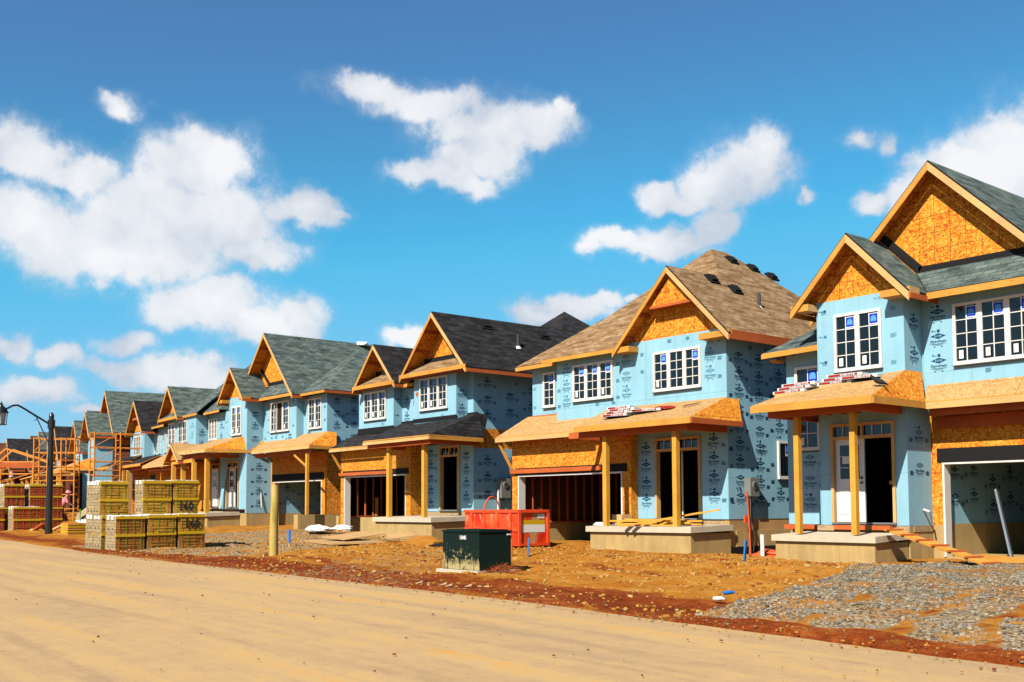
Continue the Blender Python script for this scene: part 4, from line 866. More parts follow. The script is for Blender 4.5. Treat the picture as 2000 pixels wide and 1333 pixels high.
tris(m, [[A, B, (-31.0, 23.86, 5.16)], [A, (-31.0, 23.86, 5.16), (-36.0, 23.86, 5.12)], [B, (-30.62, 23.78, 4.2), (-31.0, 23.86, 5.16)], [(-30.62, 23.78, 4.2), (-31.0, 24.3, 5.1), (-31.0, 23.86, 5.16)]], .04, 'shingleblack'); m.build('porch_roof', P)
m = M('shingleblack'); tris(m, [[(-40.3, 22.85, 4.21), (-34.9, 22.85, 4.23), (-34.9, 23.32, 4.78)], [(-40.3, 22.85, 4.21), (-34.9, 23.32, 4.78), (-38.7, 23.32, 4.78)], [(-40.3, 22.85, 4.21), (-38.7, 23.32, 4.78), (-38.7, 24.6, 5.5)], [(-40.3, 22.85, 4.21), (-38.7, 24.6, 5.5), (-40.3, 26.2, 4.3)]], .04, 'shingleblack'); m.build('garage_roof', P)
m = M('membrane'); m.box(-38.63, -35.9, 23.26, 23.298, 4.74, 4.98, 'membrane'); m.box(-34.47, -31.62, 23.26, 23.298, 4.98, 5.12, 'membrane'); m.box(-35.9, -34.47, 23.66, 23.71, 4.9, 5.14, 'membrane'); m.box(-31.6, -31.0, 23.78, 23.845, 5.02, 5.2, 'membrane'); m.build('flashing', P)
fasc(P, W, (-35.05, 21.35, 4.16), (-30.62, 21.35, 4.18), .11, mm='lumberpale'); fasc(P, W, (-30.62, 21.35, 4.18), (-30.62, 23.76, 4.16), .11, .035, 'lumber', (1, 0, 0)); fasc(P, W, (-40.3, 22.85, 4.16), (-36.5, 22.85, 4.17), .11, mm='lumberpale')
m = M('lumberred'); m.box(-35.2, -30.9, 21.6, 21.75, 3.93, 4.12, 'lumberred'); m.box(-31.04, -30.901, 21.75, 23.84, 3.932, 4.11, 'lumberred'); m.box(-35.2, -35.06, 21.75, 23.28, 3.932, 4.11, 'lumberred'); m.build('porch_beam', P)
post(P, W, -33.82, 21.75, 1.3, 3.93, .16); post(P, W, -31.48, 21.75, 1.3, 3.93, .16)
m = M('slabtop'); m.prism([(-34.68, 21.53, 1.29), (-30.76, 21.53, 1.29), (-30.76, 23.8, 1.34), (-34.68, 23.8, 1.34)], (0, 0, -.17), 'slabtop', 'concrete', 'slabtop'); m.build('porch_slab', P)
concrete_box(P, W, 'porch_foundation', (-34.58, -30.84, 21.62, 23.7, -.3, 1.12))
m = M('grey'); m.box(XR3+.02, XR3+.24, 25.0, 25.45, 2.0, 2.75, 'grey'); cab = m.build('meter_cabinet', P)
m = M('darkgrey'); m.tube([(XR3+.24, 25.2, 2.5), (XR3+.28, 25.2, 2.5)], .12, 14, 'grey'); m.tube([(XR3+.28, 25.2, 2.5), (XR3+.285, 25.2, 2.5)], .09, 14, 'darkgrey'); m.build('meter_dial', cab)
m = M('pipewhite'); m.tube([(XR3+.1, 24.95, 2.3), (XR3+.1, 24.95, .4)], .04, 8, 'pipewhite'); m.build('conduit', P)
m = M('orangered'); m.tube([(XR3+.35+.0, 24.0+.9*(1-math.cos(q))*.5+0, 1.0+1.05*math.sin(q)) for q in [math.pi*i/12 for i in range(13)]], .03, 8, 'orangered'); m.build('service_cable', P)

# ---- house two: green roof -----------------------------------------------------------------
P = thing('unfinished_house', (-43.7, 24.6, .6), 'blue unfinished house with a tall steep green gable and an open casement window', 'house', GRP)
XR2 = -43.66; F1 = Face('F', 23.3); F2 = Face('F', 24.2); F3 = Face('F', 24.6); FR_ = Face('R', XR2+.003)
w1, wb, wc = (-51.2, -50.05, 5.38, 6.88), (-48.62, -46.62, 5.42, 6.93), (-45.40, -44.12, 5.42, 6.90)
m = M('foam'); wall(m, F1, -51.75, -49.45, 4.5, 7.35); wall(m, F1, -52.6, -49.45, 1.6, 4.5, [(-51.75, -50.35, 1.68, 4.05)]); logos(m, F1, -51.7, -49.5, 4.6, 7.2, [w1], 'DUPONT', 41, 'printsunlit', dense=.6); m.build('front_wall', P)
m = M('foam'); q = Face('R', -49.447); wall(m, q, 23.303, 24.2, 4.4, 7.1); wall(m, q, 23.303, 24.65, 1.4, 4.4); logos(m, q, 23.32, 24.19, 4.6, 7, seed=42, rowh=.62); logos(m, q, 23.35, 24.6, 1.5, 4.3, seed=43, rowh=.62); m.build('bay_return', P); m = M('foam'); q = Face('R', -45.917); wall(m, q, 24.203, 24.6, 4.6, 7.0); m.build('bay_return', P)
m = M('foam'); wall(m, F2, -49.45, -45.92, 4.4, 7.1); logos(m, F2, -49.4, -46, 4.7, 7.0, [wb], 'DOW', 44, rowh=.62); m.build('upper_wall', P)
m = M('foam'); wall(m, F3, -45.92, XR2, 4.4, 7.05); logos(m, F3, -45.9, XR2, 4.9, 7.0, [wc], 'DOW', 45, rowh=.62); m.build('right_wall', P)
m = M('foam'); wall(m, FR_, 24.603, 34, 4.3, 7.05); logos(m, FR_, 24.7, 27.5, 4.4, 7.0, seed=46, rowh=.6); wall(m, FR_, 24.603, 34, 1.35, 4.3, mm='osbgrid'); m.build('side_wall', P)
window(P, W, F1, *w1, units=2, stick=(0, 1), low=(0, 1)); window(P, W, F2, *wb, units=3, stick=(2,), low=(2,), openu=1); window(P, W, F3, *wc, units=2, stick=(1,), low=(0, 1))
shell(P, W, -52.6, XR2, 24.6, 34, 1.4, 7.0); box_part(P, 'floor_deck', (-52.4, -49.6, 23.46, 33.8, 1.5, 1.62), 'lumberred'); box_part(P, 'upper_floor', (-52.4, XR2-.16, 24.8, 33.8, 4.3, 4.4), 'roomshade'); box_part(P, 'inner_wall', (-52.4, -49.6, 26.4, 26.5, 1.5, 4.28), 'roomshade')
m = M('concrete'); m.box(-52.5, -49.45, 23.33, 23.6, .2, 1.4, 'concrete'); m.box(-49.7, -49.44, 23.6, 24.75, .2, 1.38, 'concrete'); m.box(-44.0, XR2+.04, 23.1, 34, .2, 1.34, 'concrete', 'slabtop'); m.build('foundation', P)
FG = Face('F', 24.65); m = M('osb'); wall(m, FG, -49.45, XR2, .65, 4.35, [(-49.15, -44.2, .5, 2.98)], mm='osb'); m.build('garage_wall', P)
garage_frame(P, W, FG, -49.15, -44.2, .65, 2.98, 3.34); garage_room(P, W, -49.3, -43.95, 24.65, 30.5, .65, 4.1, 'foam', 1.38)
door_frame(P, W, F1, -51.8, -50.3, 1.70, 4.05, 3.70, [2, 2]); front_door(P, W, F1, -51.6, -50.85, 1.72, 3.7, cols=2)
m = M('foam'); m.prism([(-52.15, 23.05, 1.65), (-51.85, 23.05, 1.65), (-51.55, 23.25, 4.0), (-51.9, 23.25, 4.0)], (0, .03, 0), 'foam'); m.build('loose_foam_board', P)
gable(P, W, -50.53, 8.84, 1.5, 1.1, 22.85, 28, 'shinglegreen', 23.31, 7.30, False, rake_h=.16)
gable(P, W, -48.6, 10.47, 3.1, 1.08, 23.75, 33, 'shinglegreen', 24.4, 7.85, False, rake_h=.17, lside=False, lookouts=True)
for (x0, x1) in ((-52.05, -51.5), (-49.55, -49.02)): m = M('lumber'); m.box(x0, x1, 22.87, 23.29, 7.1, 7.26, 'lumber'); m.build('eave_return', P)
m = M('shinglegreen'); slab(m, [(-49.05, 23.76, 7.22), (-45.5, 23.76, 7.22), (-46.45, 24.42, 7.92), (-49.1, 24.42, 7.92)], .04, 'shinglegreen'); m.build('skirt_roof', P)
m = M('membrane'); m.box(-49.3, -46.65, 24.34, 24.395, 7.87, 8.03, 'membrane'); m.prism([(-48.95, 24.36, 7.85), (-49.2, 24.36, 7.85), (-50.35, 24.36, 8.9), (-50.2, 24.36, 9.0)], (0, .03, 0), 'membrane'); m.build('flashing', P)
fasc(P, W, (-49.0, 23.76, 7.18), (-45.5, 23.76, 7.18), .14); fasc(P, W, (-45.7, 24.2, 7.14), (-43.2, 24.2, 7.14), .12); fasc(P, W, (-43.2, 24.2, 7.13), (-43.2, 34, 7.13), .12, .03, 'lumberred', (1, 0, 0))
ze = 7.17; a, b, c, d_ = (-53, 24.2, ze), (-43.2, 24.2, ze), (-43.2, 34, ze), (-53, 34, ze); pk = (-48.1, 29.1, 10.1)
m = M('shinglegreen'); [slab(m, q, .05, 'shinglegreen') for q in ([a, b, pk], [b, c, pk], [c, d_, pk], [d_, a, pk])]; m.build('main_roof', P)
A, B = (-53.4, 21.35, 4.6), (-49.98, 21.35, 4.6)
m = M('deck'); tris(m, [[A, B, (-49.8, 23.32, 5.3)], [A, (-49.8, 23.32, 5.3), (-53.4, 23.32, 5.3)]], .03, 'deck'); tris(m, [[B, (-49.3, 24.1, 4.62), (-49.8, 23.32, 5.3)]], .03, 'osb'); tris(m, [[(-49.3, 24.1, 4.62), (-49.43, 24.2, 5.1), (-49.8, 23.32, 5.3)]], .03, 'osb'); m.build('porch_roof', P)
A2, B2 = (-48.9, 23.3, 4.52), (-42.95, 23.3, 4.54)
m = M('deck'); tris(m, [[A2, B2, (-43.6, 24.62, 5.25)], [A2, (-43.6, 24.62, 5.25), (-49.3, 24.62, 5.25)]], .03, 'deck'); tris(m, [[B2, (-42.95, 24.7, 4.5), (-43.6, 24.62, 5.25)], [(-42.95, 24.7, 4.5), (-43.6, 25.1, 5.2), (-43.6, 24.62, 5.25)]], .03, 'osb'); m.build('garage_roof', P)
fasc(P, W, (-53.4, 21.35, 4.57), (-49.98, 21.35, 4.57), .14, mm='lumberpale'); fasc(P, W, (-49.98, 21.35, 4.567), (-49.3, 24.0, 4.58), .14, .035, 'lumber', (1, 0, 0)); fasc(P, W, (-48.9, 23.3, 4.49), (-42.95, 23.3, 4.51), .15, mm='lumberpale'); fasc(P, W, (-42.95, 23.3, 4.505), (-42.95, 24.7, 4.49), .14, .035, 'lumber', (1, 0, 0))
m = M('lumberred'); m.box(-53.4, -50.4, 21.6, 21.75, 4.2, 4.4, 'lumberred'); m.box(-50.54, -50.401, 21.75, 23.29, 4.202, 4.39, 'lumberred'); m.box(-48.9, -43.1, 23.5, 23.62, 4.14, 4.34, 'lumberred'); m.build('porch_beam', P)
post(P, W, -50.6, 21.72, 1.4, 4.2, .2); post(P, W, -43.35, 23.42, 1.34, 4.14, .13)
m = M('lumber'); m.bar((-44.6, 23.42, 4.12), (-43.4, 23.42, 3.55), .06, .08, 'lumber'); m.build('brace', P)
m = M('slabtop'); m.prism([(-54.8, 21.5, 1.42), (-50.15, 21.5, 1.42), (-50.15, 23.3, 1.47), (-54.8, 23.3, 1.47)], (0, 0, -.18), 'slabtop', 'concrete', 'slabtop'); m.build('porch_slab', P)
concrete_box(P, W, 'porch_foundation', (-54.7, -50.22, 21.6, 23.3, .1, 1.24))
m = M('pipewhite'); m.tube([(-49.43, 24.1, 2.4), (-49.35, 24.1, 1.7)], .03, 6, 'pipewhite'); m.build('wall_spigot', P)

# ---- houses further up the street, turned a little with the bend -------------------------------
A_ = Fr((-53, 23.4), 4.5)
P = thing('unfinished_house', (-56.8, 23.7, .8), 'blue unfinished house with a boxed green gable and a small gabled porch', 'house', GRP)
F1 = Face('F', 0); F2 = Face('F', .7); q1 = (-8.8, -7.5, 5.35, 6.70); q2 = (-6.9, -5.35, 5.45, 6.70); q3 = (-3.62, -2.25, 5.44, 6.64)
m = M('foam'); wall(m, F1, -8.95, -3.8, 4.6, 6.95); logos(m, F1, -5.1, -3.8, 4.9, 6.8, [q2], seed=51, rowh=.6, mm='printsunlit'); q = Face('R', -3.797); wall(m, q, .003, .7, 4.6, 6.9); logos(m, q, .003, .7, 4.8, 6.7, seed=52); m.build('front_wall', P, A_)
m = M('foam'); wall(m, F2, -3.8, 1.0, 4.6, 6.9); logos(m, F2, -2.2, 1, 4.9, 6.8, [q3], seed=53, rowh=.6); m.build('recessed_wall', P, A_)
window(P, A_, F1, *q1, units=2, stick=(0, 1), low=()); window(P, A_, F1, *q2, units=2, stick=(), low=(), rows=3); window(P, A_, F2, *q3, units=3, stick=(), low=())
shell(P, A_, -9.3, 1.1, .8, 9, 1.0, 6.8, ceil=4.4)
m = M('osb'); wall(m, Face('F', .1), -10.6, -3.2, .9, 4.6, [(-9.6, -5.6, .8, 3.2)], mm='osb'); wall(m, Face('F', .1), -3.2, 1.0, 1.6, 4.6, [(-1.3, -.1, 1.7, 4.0)], mm='osb'); m.build('lower_wall', P, A_)
front_door(P, A_, F1, -1.2, -.3, 1.75, 3.75); door_frame(P, A_, Face('F', .08), -1.35, -.05, 1.7, 4.05, 3.72, [2]); concrete_box(P, A_, 'foundation', (-3.2, 1.0, .12, .4, .3, 1.5))
gable(P, A_, -7.68, 8.87, 1.85, 1.05, -.45, 8, 'shinglegreen', .02, 6.98, False, rake_h=.17)
m = M('shinglebrown'); slab(m, [(-9.45, -.44, 6.98), (-5.9, -.44, 6.98), (-6.3, .05, 7.35), (-9.1, .05, 7.35)], .04, 'shinglegreen'); m.build('skirt_roof', P, A_)
m = M('lumber'); m.box(-9.5, -5.85, -.48, -.45, 6.82, 6.99, 'lumber'); fasc(P, A_, (-5.8, -.1, 6.98), (-3.4, -.1, 6.98), .13); fasc(P, A_, (-3.4, .3, 6.98), (-.9, .3, 6.98), .13); m.build('fascia_board', P, A_)
ze = 7.0; a, b, c, d_ = (-9.3, .3, ze), (-.9, .3, ze), (-.9, 9, ze), (-9.3, 9, ze); pk = (-5.1, 4.6, 10.9)
m = M('shinglegreen'); [slab(m, q, .05, 'shinglegreen') for q in ([a, b, pk], [b, c, pk], [c, d_, pk], [d_, a, pk])]; slab(m, [(-5.9, -.1, ze), (-3.4, -.1, ze), (-3.4, 2.6, ze+2.4)], .05, 'shinglegreen'); m.build('main_roof', P, A_)
gable(P, A_, -1.47, 5.11, 1.25, .75, -2.1, .6, 'deck', -1.9, 4.22, False, rake_h=.16, lookouts=False, name='porch_gable')
m = M('deck'); tris(m, [[(-.5, -2, 4.58), (1.5, -2, 4.58), (1.5, 0, 5.2)], [(-.5, -2, 4.58), (1.5, 0, 5.2), (-.9, 0, 5.2)], [(-10.6, -1.0, 4.25), (-2.6, -1.0, 4.25), (-2.6, .1, 4.9)], [(-10.6, -1.0, 4.25), (-2.6, .1, 4.9), (-9.9, .1, 4.9)]], .03, 'deck'); m.build('porch_roof', P, A_)
fasc(P, A_, (-.3, -2.01, 4.56), (.9, -2.01, 4.56), .15, mm='lumberpale'); fasc(P, A_, (-10.6, -1.01, 4.22), (-2.8, -1.01, 4.22), .15, mm='lumberpale')
m = M('lumberred'); m.box(-2.6, 1.2, -1.82, -1.68, 4.0, 4.2, 'lumber'); m.box(-10.4, -2.6, -.7, -.6, 3.8, 4.05, 'lumberred'); m.build('porch_beam', P, A_)
for x in (-2.07, -.45, 1.3): post(P, A_, x, -1.75, 1.4, 4.0, .2)

B_ = Fr((-60.3, 24.0), 6)
P = thing('unfinished_house', (-66.5, 24.8, 1.0), 'blue unfinished house with a black gable and three narrow upper windows', 'house', GRP)
F2 = Face('F', .6); q1 = (-10.0, -8.2, 5.1, 6.42)
m = M('foam'); wall(m, F1, -11.0, -7.43, 4.9, 6.7); q = Face('R', -7.427); wall(m, q, .003, .6, 4.9, 6.7); m.build('front_wall', P, B_)
m = M('foam'); wall(m, F2, -7.43, -3.6, 4.9, 6.8); logos(m, F2, -7.4, -3.6, 5, 6.6, seed=61, dense=.6); m.build('recessed_wall', P, B_)
window(P, B_, F1, *q1, units=3, stick=(), low=()); [window(P, B_, F2, x-.16, x+.16, 5.15, 6.45, units=1, cols=1, stick=(), low=(), fwid=.05) for x in (-7.0, -5.95, -4.6)]
shell(P, B_, -11.0, -3.6, .7, 9, 1.0, 6.7, ceil=4.6)
m = M('osb'); wall(m, Face('F', .1), -11.2, -3.6, 1.0, 4.9, [(-10.6, -7.6, .9, 3.3), (-6.6, -5.0, 1.5, 3.8)], mm='osb'); m.build('lower_wall', P, B_)
gable(P, B_, -8.5, 8.72, 2.1, 1.0, -.45, 9, 'shingleblack', .02, 6.74, False, rake_h=.18)
m = M('lumber'); m.box(-9.6, -7.4, -.30, -.2, 7.45, 7.6, 'lumberred'); fasc(P, B_, (-6.4, .2, 6.85), (-3.6, .2, 6.85), .13); m.build('fascia_board', P, B_)
m = M('shingleblack'); slab(m, [(-6.9, .2, 6.9), (-3.4, .2, 6.9), (-5.2, 3, 8.4), (-6.9, 3, 8.4)], .05, 'shingleblack'); m.build('main_roof', P, B_)
m = M('shingleblack'); tris(m, [[(-12.2, -1.8, 4.42), (-7.9, -1.8, 4.42), (-7.9, .1, 5.2)], [(-12.2, -1.8, 4.42), (-7.9, .1, 5.2), (-11.2, .1, 5.2)], [(-7.9, -1.2, 4.42), (-3.4, -1.2, 4.42), (-3.4, .1, 5.0)], [(-7.9, -1.2, 4.42), (-3.4, .1, 5.0), (-7.9, .1, 5.0)]], .04, 'shingleblack'); m.build('garage_roof', P, B_)
fasc(P, B_, (-12.2, -1.81, 4.38), (-8.6, -1.81, 4.38), .14); fasc(P, B_, (-7.9, -1.21, 4.38), (-3.4, -1.21, 4.38), .14)
m = M('lumberred'); m.box(-12.0, -3.5, -.9, -.8, 4.05, 4.3, 'lumberred'); m.build('porch_beam', P, B_)
for x in (-9.2, -7.0): post(P, B_, x, -1.0, 1.0, 4.1, .3, m='wrapbrown')

C3 = Fr((-75.8, 24.0), 8)
P = thing('unfinished_house', (-75.8, 24, 1.1), 'green roofed unfinished house with one foam corner and brick on its side', 'house', GRP)
m = M('foam'); wall(m, Face('F', 0), -.6, 1.3, 1.4, 6.8); q = Face('R', 1.303); wall(m, q, .003, 1.2, 1.4, 6.8); m.build('front_wall', P, C3)
m = M('brickwall'); q = Face('R', 1.303); wall(m, q, 1.2, 9, 1.2, 6.1, mm='brickwall'); m.build('side_brickwork', P, C3)
m = M('foam'); wall(m, Face('R', 1.301), 1.2, 9, 6.1, 6.8, mm='osb'); m.build('side_wall', P, C3)
shell(P, C3, -6, 1.3, 1.0, 9, 1.2, 6.6)
gable(P, C3, 0.0, 8.4, 1.7, 1.0, -.45, 9, 'shinglegreen', .02, 6.8, False, rake_h=.17)
gable(P, C3, -.9, 10.1, 3.2, 1.0, 1.0, 9.5, 'shinglegreen', 1.4, 7.2, False, rake_h=.17)
fasc(P, C3, (-3.5, -.3, 6.9), (-1.5, -.3, 6.9), .14)
m = M('foam'); wall(m, Face('F', .8), -6, -.6, 1.2, 6.8, [(-4.6, -3.4, 4.9, 6.4)]); m.build('recessed_wall', P, C3)
gable(P, C3, -4.2, 8.9, 2.0, 1.05, .35, 6, 'shinglegreen', .8, 6.9, False, rake_h=.17)
m = M('deck'); tris(m, [[(-5.6, -2.1, 4.35), (.8, -2.1, 4.35), (.9, .0, 5.2)], [(-5.6, -2.1, 4.35), (.9, .0, 5.2), (-4.6, 0, 5.2)]], .04, 'deck'); tris(m, [[(.8, -2.1, 4.35), (1.2, .1, 4.35), (.9, 0, 5.2)]], .04, 'osb'); m.build('porch_roof', P, C3)
m = M('lumber'); fasc(P, C3, (-5.6, -2.12, 4.31), (.8, -2.12, 4.31), .2); m.box(.8, .84, -2.1, .1, 4.1, 4.3, 'lumber'); m.build('fascia_board', P, C3)
post(P, C3, -.9, -1.9, 2.2, 4.2, .34); m = M('blocks'); m.box(-1.3, -.5, -2.3, -1.5, .9, 2.2, 'blocks'); m.build('porch_pier', P, C3)

FARH = [((-101.9, 28.9), 9.3, 3.0, 'shingleblack', 'unfinished distant house with a black roof behind the street lamp pole', 'brickwall'),
        ((-110.3, 29.8), 9.3, 2.6, 'shinglegreen', 'distant house with a small green roof just before the street lamp pole', 'brickwall'),
        ((-117, 30.8), 9.3, 2.6, 'shinglered', 'distant house with a steep brown red roof', 'brickwall'),
        ((-132.9, 33.2), 9.3, 3.4, 'shingleblack', 'distant house with a broad low black roof and cream siding', 'siding'),
        ((-90.5, 27.2), 9.0, 2.6, 'shinglegreen', 'distant house with a green roof just past the brick sided house', 'foam'),
        ((-111.5, 27.2), 8.6, 3.0, 'shingleblack', 'distant black roofed house low behind the tall scaffold', 'brickwall'),
        ((-123, 28.4), 8.8, 3.2, 'shinglered', 'distant brown gabled house behind the pitched scaffold tower', 'brickwall'),
        ((-141, 30.6), 8.8, 4.0, 'shingleblack', 'distant dark gabled house above the red brick packs', 'brickwall'),
        ((-158, 38.1), 9.0, 4.0, 'shinglered', 'farthest dark roofed house at the end of the row', 'siding')]
for i, ((x, y), zr, hf, sh, lab, wm) in enumerate(FARH):
    fr = Fr((x, y), 9); g0 = gz(x, y); P = thing('distant_house', (x, y, g0), lab, 'house', GRP); s_ = 1.05
    zw = zr-hf*s_+.1; m = M(wm); wall(m, Face('F', .45), -hf+.3, hf-.3, g0-.5, zw, mm=wm); wall(m, Face('R', hf-.3+.003), .453, 10, g0-.5, zw, mm=wm); m.build('wall', P, fr)
    gable(P, fr, 0, zr, hf, s_, 0, 12, sh, .45, zw, False, rake_h=.2, wallmat='osb'); window(P, fr, Face('F', .45), -.9, .9, 4.8, 6.1, units=2, stick=(), low=())
    gable(P, fr, hf+1.6, zr-1.3, 1.6, 1.2, 1.4, 12, sh, 1.8, zr-3.3, False, rake_h=.18, wallmat='osb')
    m = M(wm); wall(m, Face('F', 1.8), hf-.2, hf+3.1, g0-.5, zr-3.2, mm=wm); wall(m, Face('R', hf+3.103), 1.803, 12, g0-.5, zr-3.2, mm=wm); m.build('wing_wall', P, fr)
    window(P, fr, Face('F', 1.8), hf+.6, hf+2.2, 4.6, 5.9, units=2, stick=(), low=())
    m = M('deck'); slab(m, [(-hf, -1.6, 4.0), (hf+2.5, -1.6, 4.0), (hf+2.3, .4, 4.7), (-hf, .4, 4.7)], .05, 'shingleblack' if i % 2 else 'deck'); fascia(m, (-hf, -1.62, 3.97), (hf+2.5, -1.62, 3.97), .18); m.build('porch_roof', P, fr)
    for px_ in (-hf+.4, hf+2): post(P, fr, px_, -1.4, g0, 3.9, .2)
# extra storeys and sheds filling the far end
for i, ((x, y), z1, sh, lab) in enumerate((((-90, 25.4), 5.0, 'deck', 'low bare porch frame with a board roof beyond the tall scaffold'), ((-106, 27.6), 5.2, 'shingleblack', 'low dark porch roof beside the street lamp pole, far down the row'), ((-124, 30), 5.6, 'deck', 'far low porch with a board roof behind the red bricks'))):
    fr = Fr((x, y), 9); g0 = gz(x, y); P = thing('distant_porch', (x, y, g0), lab, 'porch', 'far porches')
    m = M(sh); slab(m, [(-6, -1.8, z1-.8), (6, -1.8, z1-.8), (5, .6, z1), (-5, .6, z1)], .08, sh, 'osb', 'lumber'); m.build('roof', P, fr); box_part(P, 'wall', (-5.5, 5.5, .5, .7, g0, z1-.2), 'brickwall', fr)
    for q in (-5.4, -1.8, 1.8, 5.4): post(P, fr, q, -1.6, g0, z1-.85, .25)
# a finished roof in the street behind, seen between two gables
P = thing('background_house', (-64, 46, .8), 'grey green roofed house of the next street, peeping out between the two black gables', 'house')
m = M('shinglegreen'); a, b, c, d_, pk, pk2 = (-70, 44, 8.2), (-52, 44, 8.2), (-52, 56, 8.2), (-70, 56, 8.2), (-64, 50, 12.6), (-58, 50, 12.6)
[slab(m, q, .05, 'shinglegreen') for q in ([a, b, pk2, pk], [b, c, pk2], [c, d_, pk, pk2], [d_, a, pk])]; m.build('roof', P); box_part(P, 'wall', (-69.5, -52.5, 44.5, 55.5, .5, 8.2), 'siding')

# ------------------------------------------------------------------ things on the site
# street lamp
lx, ly = -46.1, 12.95; lz = gz(lx, ly)
P = thing('street_lamp', (lx, ly, lz), 'black street lamp with a curved arm and lantern beside the road', 'street lamp')
m = M('lampblack'); m.tube([(lx, ly, lz-.2), (lx, ly, lz+.9), (lx+.02, ly, lz+3), (lx+.04, ly, 5.5)], [.15, .14, .115, .10], 14, 'lampblack'); m.tube([(lx+.04, ly, 5.5), (lx+.04, ly, 5.6), (lx+.04, ly, 5.68)], [.11, .09, .02], 12, 'lampblack'); m.tube([(lx+.04, ly, 5.0), (lx+.04, ly, 5.36)], .15, 12, 'lampblack'); m.tube([(lx+.03, ly, 4.3), (lx+.03, ly, 4.45)], .13, 12, 'lampblack'); m.build('pole', P)
ax = Vector((0.25, -1, 0)).normalized()
def ap(s_, z): return (lx+.04+ax.x*s_*.84, ly+ax.y*s_*.84, z)
m = M('lampblack'); m.tube([ap(.1, 5.18), ap(.8, 5.48), ap(1.5, 5.78), ap(1.75, 5.87), ap(2.0, 5.83), ap(2.3, 5.68)], .04, 8, 'lampblack'); m.tube([ap(.1, 4.35), ap(.78, 5.42)], .022, 6, 'lampblack'); m.tube([ap(.86+.09*math.cos(q), 5.38+.09*math.sin(q)) for q in [math.pi*(.3+i*.16) for i in range(9)]], .014, 5, 'lampblack'); m.build('arm', P)
c = Vector(ap(2.55, 5.42)); m = M('lampblack')
m.tube([c+Vector((0, 0, .10)), c+Vector((0, 0, .28)), c+Vector((0, 0, .40)), c+Vector((0, 0, .42)), c+Vector((0, 0, .56))], [.28, .18, .06, .07, .01], 4, 'lampblack')
for i in range(4):
    q = math.pi/4+i*math.pi/2+.3; o1 = Vector((math.cos(q), math.sin(q), 0)); m.bar(c+o1*.24+Vector((0, 0, .1)), c+o1*.2-Vector((0, 0, .38)), .025, .025, 'lampblack')
m.tube([c+Vector((0, 0, .08)), c+Vector((0, 0, .11))], .29, 4, 'lampblack'); m.tube([c-Vector((0, 0, .40)), c-Vector((0, 0, .37))], .22, 4, 'lampblack'); la = m.build('lantern', P)
mat('lampglass', None, .15, .5, color=(.55, .66, .72)); m = M('lampglass'); m.tube([c+Vector((0, 0, .08)), c-Vector((0, 0, .36))], [.20, .145], 4, 'lampglass', caps=False); m.build('glass', la)

# brick packs
def pack(x0, x1, y0, y1, z0, face, label, grp, num=None, h=.535, cap=True):
    o = thing('brick_pack', ((x0+x1)/2, (y0+y1)/2, z0), label, 'brick pack', grp)
    rnd = random.Random(int((x0*7+y0*13+z0*29)*100)); j = lambda: rnd.uniform(-.012, .012)
    m = M(face, 'blocks'); b = (x0+j(), x1+j(), y0+j(), y1+j()); m.box(b[0], b[1], b[2], b[3], z0, z0+h-.01, face)
    m.mi = [m.k('blocks') if i in (1, 3) else q for i, q in enumerate(m.mi)]
    m2 = M('membrane')
    for q in (.28, .68):
        x = b[0]+(b[1]-b[0])*q
        for dz in ((.12,)): m.box(x-.035, x+.035, b[2]-.002, b[2]+.01, z0+dz, z0+dz+.06, 'membrane')
    for i in range(5):   # uneven courses
        z = z0+.02+i*.1; w_ = rnd.uniform(.004, .02); m.box(b[0]+.02, b[1]+w_, b[2]+.02+rnd.uniform(0, .3), b[3]-.02-rnd.uniform(0, .3), z, z+.066, face)
    m.build('bricks', o)
    s_ = M('strapgreen')
    for q in (.12, .36, .62, .86):
        y = b[2]+(b[3]-b[2])*q; s_.box(b[1]+.018, b[1]+.024, y-.005, y+.005, z0, z0+h, 'strapgreen')
    s_.build('strap', o)
    c_ = M('strapyellow'); c_.box(b[1]-.05, b[1]+.035, b[2]-.01, b[3]+.01, z0+h-.085, z0+h+.004, 'strapyellow'); c_.build('edge_guard', o)
    if cap:
        t_ = M('paper'); n = 7
        for i in range(n):
            ya = b[2]+(b[3]-b[2])*i/n; yb = b[2]+(b[3]-b[2])*(i+1)/n; t_.prism([(b[0]-.01, ya, z0+h+rnd.uniform(.01, .03)), (b[1]-.02, ya, z0+h+rnd.uniform(.005, .02)), (b[1]-.02, yb, z0+h+rnd.uniform(.005, .03)), (b[0]-.01, yb, z0+h+rnd.uniform(.01, .05))], (0, 0, -.01), 'paper')
        for q in (.3, .7): x = b[0]+(b[1]-b[0])*q; t_.box(x-.1, x+.1, b[2]-.018, b[2]-.012, z0+h-.1, z0+h+.01, 'paper')
        t_.build('paper_cover', o)
    if num:
        fc = Face('R', b[1]); t_ = M('lampblack'); V_, F_ = text_geo(num, .045); yc = (y0+y1)/2
        t_.add([fc.p(yc+x*.34, .042, z0+.12+y*.40) for x, y in V_], F_, 'lampblack'); t_.build('painted_number', o)
    return o
PG = 'yellow strapped brick packs by the road'; H_ = .54
def gb(x, y): return gz(x, y)+.02
stacks = [('near left', -33.43, -32.5, 11.08, 11.97, .34, 0), ('middle', -33.43, -32.5, 12.06, 12.95, .37, 0), ('right', -33.43, -32.5, 13.03, 13.90, .39, 0), ('grey', -34.42, -33.68, 11.02, 11.9, .35, 0), ('far grey', -35.22, -34.46, 11.02, 11.9, .355, 0),
          ('up right mid', -33.72, -33.0, 12.07, 12.97, .37, 1), ('up right', -33.72, -33.0, 13.05, 13.88, .39, 1), ('up left', -34.5, -33.78, 11.0, 11.87, .35, 1), ('up far left', -35.28, -34.55, 11.05, 11.9, .355, 1)]
